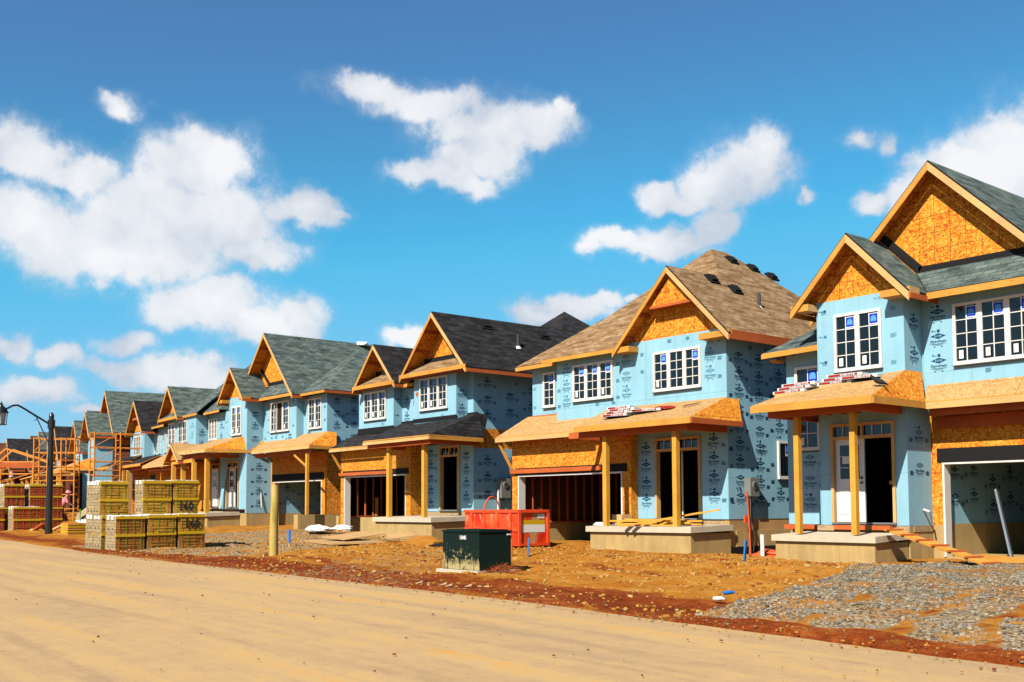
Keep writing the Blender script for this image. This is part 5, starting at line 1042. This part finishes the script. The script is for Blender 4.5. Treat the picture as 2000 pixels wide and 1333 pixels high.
desc = {'near left': 'nearest the road on the front corner', 'middle': 'in the middle of the lower tier', 'right': 'at the end nearest the houses', 'grey': 'standing just left of the dark slot in the lower tier', 'far grey': 'at the far left end of the lower tier',
        'up right mid': 'in the middle of the upper tier', 'up right': 'at the house end of the upper tier', 'up left': 'on the left block of the upper tier', 'up far left': 'sunk at the far left of the upper tier'}
for nm, x0, x1, y0, y1, z0, tier in stacks:
    for lv in (0, 1):
        z = z0+H_*(lv+2*tier); num = '160' if (nm, lv) in (('right', 1), ('up right', 0)) else None
        pack(x0+.02*lv, x1+.02*lv, y0, y1, z, 'brickrust' if (tier == 0 and (lv == 0 or nm in ('near left',))) else 'brickyellow', '%s brick pack %s%s' % (('lower', 'upper')[lv], desc[nm], ', marked 160' if num else ''), PG, num, cap=(lv == 1))
RG = 'red brick packs at the left edge'
for nm, x0, x1, y0, y1, lvs in (('right front stack', -52.3, -51.4, 12.9, 14.05, 2), ('left front stack', -53.4, -52.5, 12.0, 12.8, 2), ('left back stack', -54.4, -53.5, 13.0, 13.9, 4), ('right back stack', -54.3, -53.4, 14.1, 15.6, 4)):
    for lv in range(lvs): pack(x0, x1, y0, y1, .66+H_*lv, 'brickred', 'strapped pack of red bricks, %s from the ground in the %s' % (('lowest', 'second', 'third', 'topmost fourth')[lv], nm), RG, None, cap=(lv == lvs-1))

# timber bollard post, stakes
m = M('pole'); pz = gz(-26.27, 13.19); m.tube([(-26.27, 13.19, pz-.3), (-26.26, 13.19, pz+.8), (-26.23, 13.2, pz+1.5), (-26.22, 13.2, 2.27)], [.125, .117, .112, .108], 16, 'pole'); tag(m.build('timber_post'), 'thick round treated timber post standing in the dirt', 'post')
def stake(x, y, h, s_, mt_, lab, lean=(0, 0), tip=True):
    z = gz(x, y)-.05; m = M(mt_, 'plywood'); m.bar((x, y, z), (x+lean[0]*.35, y+lean[1]*.35, z+h*.35), s_*.8, .03, 'plywood' if tip else mt_); m.bar((x+lean[0]*.35, y+lean[1]*.35, z+h*.35), (x+lean[0], y+lean[1], z+h), s_, .035, mt_); return tag(m.build('survey_stake'), lab, 'stake', 'survey stakes')
stake(-30.22, 15.72, .65, .10, 'stakeblue', 'thin blue topped stake in the gravel near the timber post'); stake(-20.24, 17.11, .62, .085, 'stakeblue', 'blue stake beside the orange one, before the red skip', (.03, .03), False)
stake(-20.62, 16.9, .58, .075, 'stakeorange', 'orange stake before the red skip', (0, 0), False); stake(-14.82, 18.78, .66, .10, 'stakeblue', 'leaning blue stake near the white standpipe', (.06, .02), False)

# transformer
P = thing('transformer_box', (-18.3, 14, .27), 'dark green pad mounted transformer box with dried mud on its front', 'transformer')
x0, x1, y0, y1 = -18.96, -17.65, 13.6, 14.46
m = M('concrete'); m.box(x0-.1, x1+.1, y0-.12, y1+.1, .0, .31, 'slabtop'); m.build('pad', P)
m = M('transformer'); m.box(x0, x1, y0, y1, .31, 1.12, 'transformer'); m.add([(x0, y0-.004, .32), (x1, y0-.004, .32), (x1, y0-.004, 1.11), (x0, y0-.004, 1.11)], [(0, 1, 2, 3)], 'trfront'); m.build('body', P)
m = M('transformer'); m.prism([(x0-.02, y0-.025, 1.12), (x1+.02, y0-.025, 1.12), (x1+.02, y1+.02, 1.12), (x0-.02, y1+.02, 1.12)], (0, 0, .035), 'transformer'); m.prism([(x0+.04, y0+.05, 1.155), (x1-.04, y0+.05, 1.155), (x1-.04, y1-.05, 1.155), (x0+.04, y1-.05, 1.155)], (0, 0, .02), 'transformer'); m.build('lid', P)
m = M('paper'); Face('F', y0-.006).text(m, '10081', -18.22, .96, .125, .004, 'paper', .03, .8); m.build('painted_number', P)
m = M('paper'); m.box(x1+.001, x1+.02, y1-.12, y1-.02, 1.05, 1.08, 'paper'); m.build('hinge_plate', P)

# red skip
P = thing('skip_bin', (-27.4, 21.2, .42), 'red steel skip with rubbed paint and a yellow and white striped end', 'skip')
x0, x1, y0, y1, z0, z1 = -29.0, -24.95, 20.75, 21.95, .45, 1.57
x0 = -27.7
m = M('skipred'); t = .05
m.box(x0, x1, y0, y0+t, z0, z1-.01, 'skipred'); m.box(x0, x1, y1-t, y1, z0, z1-.01, 'skipred'); m.box(x0, x0+t, y0+t, y1-t, z0, z1-.01, 'skipred'); m.box(x1-t, x1, y0+t, y1-t, z0, z1-.01, 'skipred'); m.box(x0+t, x1-t, y0+t, y1-t, z0, z0+.05, 'skipred'); m.build('body', P)
m = M('red'); m.box(x0-.03, x1+.03, y0-.04, y0+.02, z1-.09, z1, 'red'); m.box(x0-.03, x1+.03, y1-.02, y1+.04, z1-.09, z1, 'red'); m.box(x1-.02, x1+.05, y0+.021, y1-.021, z1-.09, z1-.001, 'red'); m.box(x1, x1+.05, y0-.03, y0+.06, z0, z1-.091, 'red'); m.box(x1, x1+.05, y1-.06, y1+.03, z0, z1-.091, 'red'); m.box(x1, x1+.05, y0+.061, y1-.061, z0, z0+.08, 'red'); m.build('rim', P)
m = M('red')
for i in range(4): x = x0+.35+i*.66; m.box(x, x+.10, y0-.05, y0-.001, z0+.02, z1-.1, 'skipred')
m.box(x0, x1, y0-.035, y0-.001, z0+.45, z0+.54, 'red'); m.build('rib_frame', P)
m = M('paper'); fc = Face('R', x1+.003); fc.quad(m, y0+.14, y1-.14, z0+.42, z0+.66, .002, 'paper'); fc.quad(m, y0+.14, y1-.14, z0+.66, z0+.80, .002, 'strapyellow'); fc.quad(m, y1-.45, y1-.15, z1-.27, z1-.13, .002, 'paper'); m.build('stripe_panel', P)

# stacked sheets, lumber and odds and ends
def board(name, pts, t, mt_, lab, cat, grp=None):
    m = M(mt_); m.prism(pts, (0, 0, -t), mt_); return tag(m.build(name), lab, cat, grp)
bz = gz(-32, 18.5)+.10
board('plywood_sheet', [(-33.6, 17.9, bz), (-30.4, 17.3, bz-.02), (-29.6, 18.9, bz+.02), (-32.6, 19.6, bz+.04)], .05, 'plywood', 'bottom plywood sheet lying flat on the dirt', 'board', 'plywood sheets on the ground')
board('plywood_sheet', [(-32.8, 18.3, bz+.13), (-30.9, 18.1, bz+.08), (-30.7, 19.6, bz+.26), (-32.6, 19.8, bz+.30)], .03, 'plywood', 'tilted plywood sheet on top of the flat one', 'board', 'plywood sheets on the ground')
board('plywood_sheet', [(-30.9, 19.6, bz+.16), (-30.0, 19.3, bz+.08), (-29.7, 20.3, bz+.2), (-30.7, 20.5, bz+.32)], .03, 'plywood', 'small plywood offcut behind the tilted sheet', 'board', 'plywood sheets on the ground')
def lump(name, c, r, mt_, lab, cat, seed=0, n=2, sq=.5, grp=None):
    bm = bmesh.new(); bmesh.ops.create_icosphere(bm, subdivisions=n+1, radius=1)
    for v in bm.verts:
        d_ = noise.noise(v.co*1.7+Vector((seed, 0, 0)))*.35+noise.noise(v.co*4+Vector((seed, 3, 0)))*.15; v.co *= 1+d_; v.co.x *= r[0]; v.co.y *= r[1]; v.co.z *= r[2]
    m = M(mt_); m.add([(v.co.x+c[0], v.co.y+c[1], max(v.co.z+c[2], c[2]-.02)) for v in bm.verts], [[v.index for v in f.verts] for f in bm.faces], mt_, False); bm.free()
    return tag(m.build(name), lab, cat, grp)
sk = gz(-40, 23); 
for i, (x, y, s_) in enumerate(((-39.0, 21.7, 1), (-38.4, 21.2, .9), (-38.0, 22.2, .8))): lump('plastic_sack', (x, y, sk+.12+.04*i), (.62*s_, .5*s_, .22*s_), 'plastic', ('white plastic sack nearest the garage pier', 'flattened white sack in front of the others', 'white sack on the right of the heap')[i], 'sack', i, grp='white sacks before the black roofed garage')
lump('rubble_heap', (-28.0, 19.3, .42), (.9, .45, .30), 'clodb', 'small heap of brown rubble beside the plywood sheets', 'rubble heap', 4)
m = M('membrane'); m.prism([(-27.3, 19.0, .47), (-26.2, 19.2, .50), (-26.0, 19.8, .66), (-27.0, 19.9, .62)], (0, 0, -.04), 'membrane'); tag(m.build('tar_paper'), 'crumpled black building paper on the dirt beside the porch', 'tar paper')
# lumber on the porch of house four
LG = 'loose boards on the porch of the brown roofed house'
LB = [((-21.75, 21.75, 1.16), (-18.9, 22.2, 1.16)), ((-21.7, 21.9, 1.20), (-19.2, 22.1, 1.20)), ((-21.5, 21.62, 1.13), (-19.4, 21.75, 1.13)), ((-21.9, 21.68, 1.24), (-19.0, 22.35, 1.25)), ((-21.1, 21.35, 1.10), (-19.2, 22.5, 1.48)), ((-20.8, 21.30, 1.14), (-18.6, 22.6, 1.56)), ((-21.7, 22.1, 1.28), (-19.6, 22.5, 1.27))]
LN = ['lowest board of the pile', 'board resting on the lowest one', 'front board along the slab edge', 'long board angled over the pile', 'sloping board with its end over the slab edge', 'second sloping board leaning through the doorway side', 'topmost rear board']
for (p0, p1), lb in zip(LB, LN): m = M('lumberpale'); m.bar(p0, p1, .09, .045, 'postwood'); tag(m.build('loose_board'), lb+' on the porch under the brown roof', 'board', LG)
m = M('lumber'); m.box(-22.35, -21.95, 22.2, 22.6, 1.12, 1.42, 'lumberpale', 'lumber'); tag(m.build('wood_offcut'), 'upright pale offcut against the garage edge on the porch', 'offcut')
lump('rag', (-22.35, 21.75, 1.12), (.32, .15, .08), 'plastic', 'pale crumpled rag at the porch edge by the left post', 'rag', 9)
# ramp to the near porch
P = thing('plank_ramp', (-12.0, 21.5, .4), 'cleated plank ramp leading down from the near porch', 'ramp')
r0, r1 = Vector((-13.35, 22.3, 1.10)), Vector((-10.35, 21.25, .40)); d_ = (r1-r0).normalized(); sd_ = d_.cross(Vector((0, 0, 1))).normalized()
m = M('lumber'); m.bar(r0, r1, .36, .045, 'lumber'); m.build('plank', P)
for i in range(7):
    c = r0+(r1-r0)*(.05+i*.15)+Vector((0, 0, .04)); m = M('lumberpale'); m.bar(c-sd_*.22, c+sd_*.22, .09, .035, 'lumberred'); m.build('cleat', P)
board('wood_plank', [(-11.6, 22.9, .56), (-10.2, 22.6, .5), (-10.1, 22.85, .5), (-11.5, 23.1, .56)], .16, 'lumber', 'short thick plank behind the foot of the ramp', 'plank')
board('wood_plank', [(-12.2, 21.6, .38), (-11.0, 21.2, .36), (-10.95, 21.3, .40), (-12.1, 21.75, .42)], .03, 'lumberpale', 'thin stick lying in the dirt under the ramp', 'plank')
m = M('metal'); m.bar((-12.1, 24.9, 2.0), (-11.3, 23.9, .42), .14, .05, 'metal', (1, 0, 0)); tag(m.build('metal_channel'), 'bluish metal channel leaning in the open garage', 'metal channel')
m = M('pipewhite'); m.tube([(-16.98, 22.3, .15), (-16.98, 22.3, .92)], .055, 12, 'pipewhite'); tag(m.build('standpipe'), 'short white standpipe rising from the dirt between two houses', 'pipe')
lump('orange_tarp', (-17.0, 22.9, .35), (.75, .45, .16), 'orangered', 'crumpled orange tarp on the dirt beside the near porch', 'tarp', 12)
# shingle bundles
def bundle(c, yaw_, lab, grp, name_='DAKOTA', tilt=0., w_=.95, d2=.33, h=.07, P_=None):
    ca, sa = math.cos(yaw_), math.sin(yaw_)
    o = thing('shingle_bundle', c, lab, 'shingle bundle', grp)
    def T(x, y, z): x2, z2 = x*math.cos(tilt)-z*math.sin(tilt), x*math.sin(tilt)+z*math.cos(tilt); return (c[0]+x2*ca-y*sa, c[1]+x2*sa+y*ca, c[2]+z2)
    m = M('plastic', 'bagred'); b = M('plastic'); b.box(-w_/2, w_/2, -d2/2, d2/2, 0, h, 'plastic'); m.add([T(*q) for q in b.v[:8]], b.f[:5], 'plastic'); m.add([T(*q) for q in b.v[8:]], [(0, 1, 2, 3)], 'plastic'); m.build('wrapper', o)
    q = M('bagred'); q.add([T(-w_/2+.05, -d2/2-.004, .008), T(w_/2-.12, -d2/2-.004, .008), T(w_/2-.12, -d2/2-.004, h-.008), T(-w_/2+.05, -d2/2-.004, h-.008)], [(0, 1, 2, 3)], 'bagred'); q.build('label_band', o)
    q = M('paper'); V_, F_ = text_geo(name_, .02); q.add([T(.10+x*.078*1.25, -d2/2-.008, .012+y*.07) for x, y in V_], F_, 'paper'); q.build('lettering', o)
    return o
SG = 'shingle bundles on the near porch roof'; SL = ['bottom', 'middle', 'top']
for k_, (x, y, z, n) in enumerate(((-16.15, 22.55, 4.53, 3), (-14.95, 22.75, 4.66, 3))):
    for i in range(n): bundle((x+.12*i, y+.03*i, z+.085*i), .03*i, '%s bundle of the %s stack of bagged shingles on the near porch roof' % (SL[i], ('left', 'right')[k_]), SG, tilt=.0 if k_ else .02)
    m = M('lumber'); m.box(x-.4, x+.5, y-.2, y+.15, z-.14, z-.005, 'lumberpale'); tag(m.build('bundle_support'), 'pale wooden bearer under the %s shingle stack on the near porch roof' % ('left', 'right')[k_], 'bearer')
bundle((-14.25, 22.7, 4.73), .12, 'crumpled white shingle bag at the right end of the near porch roof stacks', SG)
SG2 = 'shingle bundles on the brown house porch roof'
for i, (dx_, ya) in enumerate(((0, .1), (.08, -.05), (.2, .12), (.05, .0))): bundle((-21.9+dx_, 22.0+.05*i, 4.30+.075*i), ya, '%s bagged shingle bundle of the stack on the porch roof under the brown roof' % (('lowest', 'second', 'third', 'topmost')[i]), SG2)
bundle((-20.95, 22.3, 4.40), .3, 'open white bag beside the bundles on the porch roof under the brown roof', SG2)
lump('torn_wrapper', (-20.5, 22.5, 4.45), (.38, .22, .09), 'bagred', 'torn brown red wrapper beside the bundles on the porch roof', 'wrapper', 21)
board('scrap_shingle', [(-19.75, 22.4, 4.46), (-19.35, 22.6, 4.53), (-19.3, 22.7, 4.565), (-19.75, 22.5, 4.495)], .01, 'membrane', 'dark scrap of shingle lying on the porch roof', 'scrap')
for i in range(2):
    for k_ in range(3): q = A_.w(-4.4+.62*i, -.8+.05*k_, 5.05+.1*k_+.02); bundle(q, .05*k_, '%s white wrapped bundle of the %s stack on the gabled porch roof' % (SL[k_], ('left', 'right')[i]), 'white bundles on the gabled porch roof', w_=.58, h=.09)
lump('ridge_bag', (-48.6, 29.5, 10.35), (.42, .35, .22), 'paper', 'white bag resting on the green roof ridge', 'bag', 30)
# bird on the near porch roof
bx, by, bz = -13.36, 21.95, 4.42
P = thing('bird', (bx, by, bz), 'black bird perched on the sloping near porch roof', 'bird')
m = M('birdblack'); m.tube([(bx-.20, by, bz+.23), (bx-.17, by, bz+.235), (bx-.10, by, bz+.20), (bx-.02, by, bz+.13), (bx+.08, by, bz+.09), (bx+.16, by, bz+.055), (bx+.26, by+.01, bz+.01)], [.006, .036, .042, .065, .062, .04, .012], 12, 'birdblack'); m.build('body', P)
m = M('birdblack'); m.prism([(bx-.04, by-.062, bz+.15), (bx+.12, by-.06, bz+.10), (bx+.24, by-.04, bz+.03), (bx+.06, by-.066, bz+.07)], (0, .02, 0), 'birdblack'); m.build('wing', P)
m = M('grey'); m.tube([(bx, by-.02, bz+.08), (bx+.01, by-.02, bz-.02)], .006, 5, 'grey'); m.tube([(bx+.03, by+.02, bz+.08), (bx+.04, by+.02, bz-.02)], .006, 5, 'grey'); m.build('legs', P)
# litter in the gravel
for i, (x, y, mt_, lab) in enumerate(((-10.09, 12.2, 'plastic', 'crushed pale plastic bottle in the wet ditch'), (-10.55, 13.0, 'stakeblue', 'blue plastic bottle on the dirt bank'), (-9.65, 12.1, 'metal', 'dented silver can at the gravel edge'))):
    z = gz(x, y)+.10; m = M(mt_); a = i*1.1; m.tube([(x-.09*math.cos(a), y-.09*math.sin(a), z), (x+.05*math.cos(a), y+.05*math.sin(a), z+.01), (x+.08*math.cos(a), y+.08*math.sin(a), z+.01), (x+.11*math.cos(a), y+.11*math.sin(a), z)], [.03, .03, .015, .012], 9, mt_); tag(m.build('litter'), lab, 'litter', 'litter by the road')
for i, (x, y) in enumerate(((-15.3, 10.9), (-15.0, 10.8), (-14.7, 11.0), (-15.9, 10.8), (-31.3, 10.9))):
    z = gz(x, y)+.05; m = M('wrapbrown'); m.prism([(x, y, z), (x+.15, y+.03, z+.02), (x+.12, y+.08, z+.05), (x-.03, y+.07, z+.01)], (0, 0, -.01), 'wrapbrown' if i != 4 else 'pink'); tag(m.build('litter'), ('pale torn paper nearest the road edge', 'scrap of cardboard amid the roadside litter', 'curled paper scrap on the right of the litter patch', 'small pale scrap on the left of the litter patch', 'pink wrapper before the brick packs')[i], 'litter', 'litter by the road')
# straw tuft by the transformer
rnd = random.Random(5); m = M('straw')
for i in range(420):
    x, y = rnd.gauss(-17.1, .26), rnd.gauss(13.75, .12); z = gz(x, y)+.03+max(0, .18-.5*abs(x+17.1))*rnd.random(); a = rnd.uniform(0, 6.28); l = rnd.uniform(.08, .24); dz = rnd.uniform(-.05, .10)
    p0 = Vector((x, y, z)); p1 = p0+Vector((math.cos(a)*l, math.sin(a)*l, dz)); s_ = Vector((-math.sin(a), math.cos(a), .4))*.006; m.add([p0-s_, p0+s_, p1+s_*.3, p1-s_*.3], [(0, 1, 2, 3)], 'straw')
o = m.build('straw'); tag(o, 'tuft of reddish straw heaped against the transformer box', 'straw', kind='stuff')

# scaffolds
def scaffold(fr, x0, x1, y0, y1, z0, z1, nb, nl, lab, roof=False):
    o = thing('scaffold', fr.w((x0+x1)/2, (y0+y1)/2, z0), lab, 'scaffold', 'orange scaffolds')
    for i in range(nb+1):
        x = x0+(x1-x0)*i/nb; m = M('scaffold')
        for y in (y0, y1): m.tube([(x, y, z0), (x, y, z1)], .045, 6, 'scaffold')
        for k_ in range(nl*2+1): z = z0+(z1-z0)*k_/(nl*2); m.tube([(x, y0, z), (x, y1, z)], .03, 5, 'scaffold')
        m.build('ladder_frame', o, fr)
    m = M('scaffold')
    for k_ in range(nl+1):
        z = z0+(z1-z0)*k_/nl-.05
        for y in (y0, y1): m.tube([(x0, y, z), (x1, y, z)], .03, 5, 'scaffold')
    for k_ in range(nl):
        a, b = z0+(z1-z0)*k_/nl, z0+(z1-z0)*(k_+1)/nl; m.tube([(x0, y0, a), (x0+(x1-x0)/nb, y0, b)], .022, 5, 'scaffold')
    m.build('rails', o, fr)
    m = M('plywood'); m.box(x0, x1, y0, y1, z0+(z1-z0)*.55, z0+(z1-z0)*.55+.06, 'lumber'); m.build('walk_boards', o, fr)
    if roof:
        m = M('scaffold'); xm = x0+(x1-x0)*.3
        for y in (y0, y1):
            for q in ((x0-.2, x0-.2+0, 0), ): pass
            m.bar((x0-.1, y, z1), (xm, y, z1+.75), .08, .1, 'scaffold'); m.bar((xm, y, z1+.75), (x1+.9, y, z1-.1), .08, .1, 'scaffold'); m.bar((x0, y, z1-.25), (x1, y, z1-.25), .08, .3, 'lumberred')
        m.build('hoist_frame', o, fr)
    return o
Sy = Fr((-68.6, 21.6), -90+4)    # runs away from the road
scaffold(Sy, .2, 3.4, -.5, .6, 1.1, 6.5, 2, 6, 'orange scaffold against the brick side of the green roofed house')
scaffold(Fr((-63.6, 17.3), -60), -.2, 2.0, -.5, .6, .9, 5.7, 3, 6, 'tall orange scaffold behind the street lamp pole')
scaffold(Fr((-70.3, 16.6), -58), .0, 2.3, -.5, .8, .9, 4.6, 1, 5, 'orange scaffold tower with a pitched timber top at the left edge', True)
# timber stack with green stakes, block stack, sign
P = thing('timber_stack', (-45.2, 13.7, .58), 'stack of orange yellow timber planks on the dirt by the lamp', 'timber stack')
m = M('scaffold')
for i in range(5): m.box(-45.7+.02*i, -44.75+.015*i, 13.3, 14.9, .58+i*.10, .665+i*.10, 'strapyellow' if i % 2 else 'lumber')
m.build('planks', P)
lump('plastic_sheet', (-45.3, 14.4, 1.09), (.7, .5, .16), 'plastic', 'crumpled white plastic sheet on top of the timber stack', 'sheet', 31)
for i in range(4):
    m = M('strapgreen'); x, y = (-45.9, -45.6, -45.1, -44.7)[i], (14.9, 15.2, 13.9, 14.3)[i]; m.tube([(x, y, .5), (x-.03, y, 1.75-.1*(i > 1))], .025, 6, 'strapgreen'); tag(m.build('fence_stake'), ('first', 'second', 'third', 'fourth')[i]+' thin green stake from the lamp pole at the timber stack', 'stake', 'green stakes')
P = thing('block_stack', (-49.0, 16.2, .65), 'pale stack of concrete blocks behind the timber stack', 'block stack'); m = M('blocks'); m.box(-50, -48.8, 15.7, 16.9, .6, 1.4, 'blocks'); m.box(-49.85, -48.9, 15.8, 16.8, 1.4, 2.1, 'blocks'); m.build('blocks', P)
P = thing('wood_props', (-47.0, 16.3, .6), 'pair of tall reddish timber props standing by the pale block stack', 'props')
for i in range(2): m = M('lumber'); m.bar((-47.0+.25*i, 16.3+.1*i, .6), (-47.0+.25*i, 16.3+.1*i, 3.3), .1, .1, 'lumber'); m.build('prop', P)
m = M('red'); m.box(-57.4, -56.9, 14.2, 15.6, 1.2, 2.15, 'red'); s0 = m.build('site_bin'); tag(s0, 'red steel site bin with a white strip near the orange scaffold', 'bin'); m = M('paper'); Face('R', -56.9).quad(m, 14.6, 15.2, 1.85, 2.0, .004, 'paper'); s0['_o'] = tuple(s0.location); q = m.build('white_strip', s0)
rnd = random.Random(11); grp = 'debris beside the lamp pole'
for i in range(9):
    x, y = -49.5+rnd.uniform(-1.2, 2.6), 13.3+rnd.uniform(0, 2.2); z = gz(x, y)+.08; a = rnd.uniform(-.5, .9); l = rnd.uniform(.5, 1.4); m = M('plywood', 'lumberpale', 'concrete'); m.bar((x, y, z), (x+math.cos(a)*l, y+math.sin(a)*l, z+rnd.uniform(0, .35)), .14, .07, ('plywood', 'lumberpale', 'lumberred')[i % 3])
    tag(m.build('scrap_plank'), ('short brown', 'long pale', 'reddish', 'tilted brown', 'tilted pale', 'half buried red', 'topmost brown', 'outermost pale', 'crosswise red')[i]+' scrap plank in the debris beside the street lamp pole', 'plank', grp)

for i, (x, y, s_, mt_, lab) in enumerate(((-53.5, 17.0, .55, 'brickwall', 'low heap of loose brown bricks behind the lamp pole'), (-57.5, 18.5, .8, 'membrane', 'dark covered heap below the tall scaffold'), (-61, 19.5, .9, 'blocks', 'pale heap of blocks behind the worker'), (-50.5, 18.2, .6, 'membrane', 'dark heap of wrap behind the timber props'), (-64, 18, .9, 'brickwall', 'far heap of bricks before the orange scaffold tower'), (-48.5, 14.6, .4, 'membrane', 'small dark heap at the foot of the timber stack'))):
    lump('material_heap', (x, y, gz(x, y)), (s_*1.5, s_, s_), mt_, lab, 'heap', 40+i, n=1, grp='material heaps down the row')
# site worker, seen from behind the brick packs
hx, hy = -56.0, 16.3; hz = gz(hx, hy)+.03
def person(x, y, z, h, top, legs_, hat, lab, face=0., bend=.25):
    k_ = h/1.75; ca, sa = math.cos(face), math.sin(face)
    def T(a, b, c): return Vector((x+(a*ca-b*sa)*k_, y+(a*sa+b*ca)*k_, z+c*k_))
    J = {'pel': ((0, 0, .95), .15), 'wai': ((bend*.3, 0, 1.1), .145), 'che': ((bend, 0, 1.36), .16), 'nec': ((bend*1.15, 0, 1.50), .065), 'hea': ((bend*1.3, 0, 1.62), .095), 'crn': ((bend*1.3, 0, 1.70), .08)}
    for s_, n_ in ((1, 'l'), (-1, 'r')):
        J['hip'+n_] = ((0, .1*s_, .9), .10); J['kne'+n_] = ((.06, .12*s_, .5), .068); J['ank'+n_] = ((-.02*s_, .13*s_, .09), .045); J['toe'+n_] = ((.14, .14*s_, .04), .04)
        J['sho'+n_] = ((bend*.98, .19*s_, 1.42), .07); J['elb'+n_] = ((bend+.12, .25*s_, 1.15), .048); J['wri'+n_] = ((bend+.32, .20*s_, 1.02), .034); J['han'+n_] = ((bend+.41, .19*s_, 1.0), .03)
    E_ = [('pel', 'wai'), ('wai', 'che'), ('che', 'nec'), ('nec', 'hea'), ('hea', 'crn')]
    for n_ in 'lr': E_ += [('pel', 'hip'+n_), ('hip'+n_, 'kne'+n_), ('kne'+n_, 'ank'+n_), ('ank'+n_, 'toe'+n_), ('che', 'sho'+n_), ('sho'+n_, 'elb'+n_), ('elb'+n_, 'wri'+n_), ('wri'+n_, 'han'+n_)]
    K_ = list(J); me = bpy.data.meshes.new('person'); me.from_pydata([T(*J[q][0])-Vector((x, y, z)) for q in K_], [(K_.index(a), K_.index(b)) for a, b in E_], [])
    o = bpy.data.objects.new('person', me); COL.objects.link(o); o.location = (x, y, z); sm = o.modifiers.new('s', 'SKIN'); sm.use_smooth_shade = True; sb = o.modifiers.new('u', 'SUBSURF'); sb.levels = sb.render_levels = 1
    for i, q in enumerate(K_): me.skin_vertices[0].data[i].radius = (J[q][1]*k_,)*2
    me.skin_vertices[0].data[0].use_root = True; me.materials.append(MATS['skin'])
    tag(o, lab, 'person'); o['_o'] = (x, y, z)
    mk = lambda n_, pts, rr, mt_: (lambda m_: m_.build(n_, o))(M(mt_).tube([T(*q) for q in pts], [r_*k_ for r_ in rr], 12, mt_))
    mk('shirt', [(0, 0, .93), (bend*.3, 0, 1.1), (bend*.95, 0, 1.35), (bend*1.08, 0, 1.47)], [.17, .17, .19, .09], top)
    for s_ in (1, -1):
        mk('sleeve', [(bend*.98, .17*s_, 1.43), (bend+.12, .25*s_, 1.15)], [.085, .062], top); mk('trouser_leg', [(0, .1*s_, .98), (.06, .12*s_, .5), (-.02*s_, .13*s_, .1)], [.115, .085, .07], legs_)
    m_ = M(hat); c_ = (bend*1.3, 0, 1.66)
    m_.tube([T(c_[0]+.01, 0, c_[2]), T(c_[0]+.01, 0, c_[2]+.02), T(c_[0], 0, c_[2]+.022), T(c_[0], 0, c_[2]+.09), T(c_[0], 0, c_[2]+.14), T(c_[0], 0, c_[2]+.155)], [.155*k_, .155*k_, .122*k_, .118*k_, .07*k_, .01*k_], 14, hat); m_.build('hard_hat', o)
    return o
person(hx, hy, hz, 1.74, 'pink', 'denim', 'pink', 'site worker in a pink hard hat and pink top standing by the lamp pole', 1.1)
for o in list(bpy.data.objects):
    if '_o' in o: del o['_o']
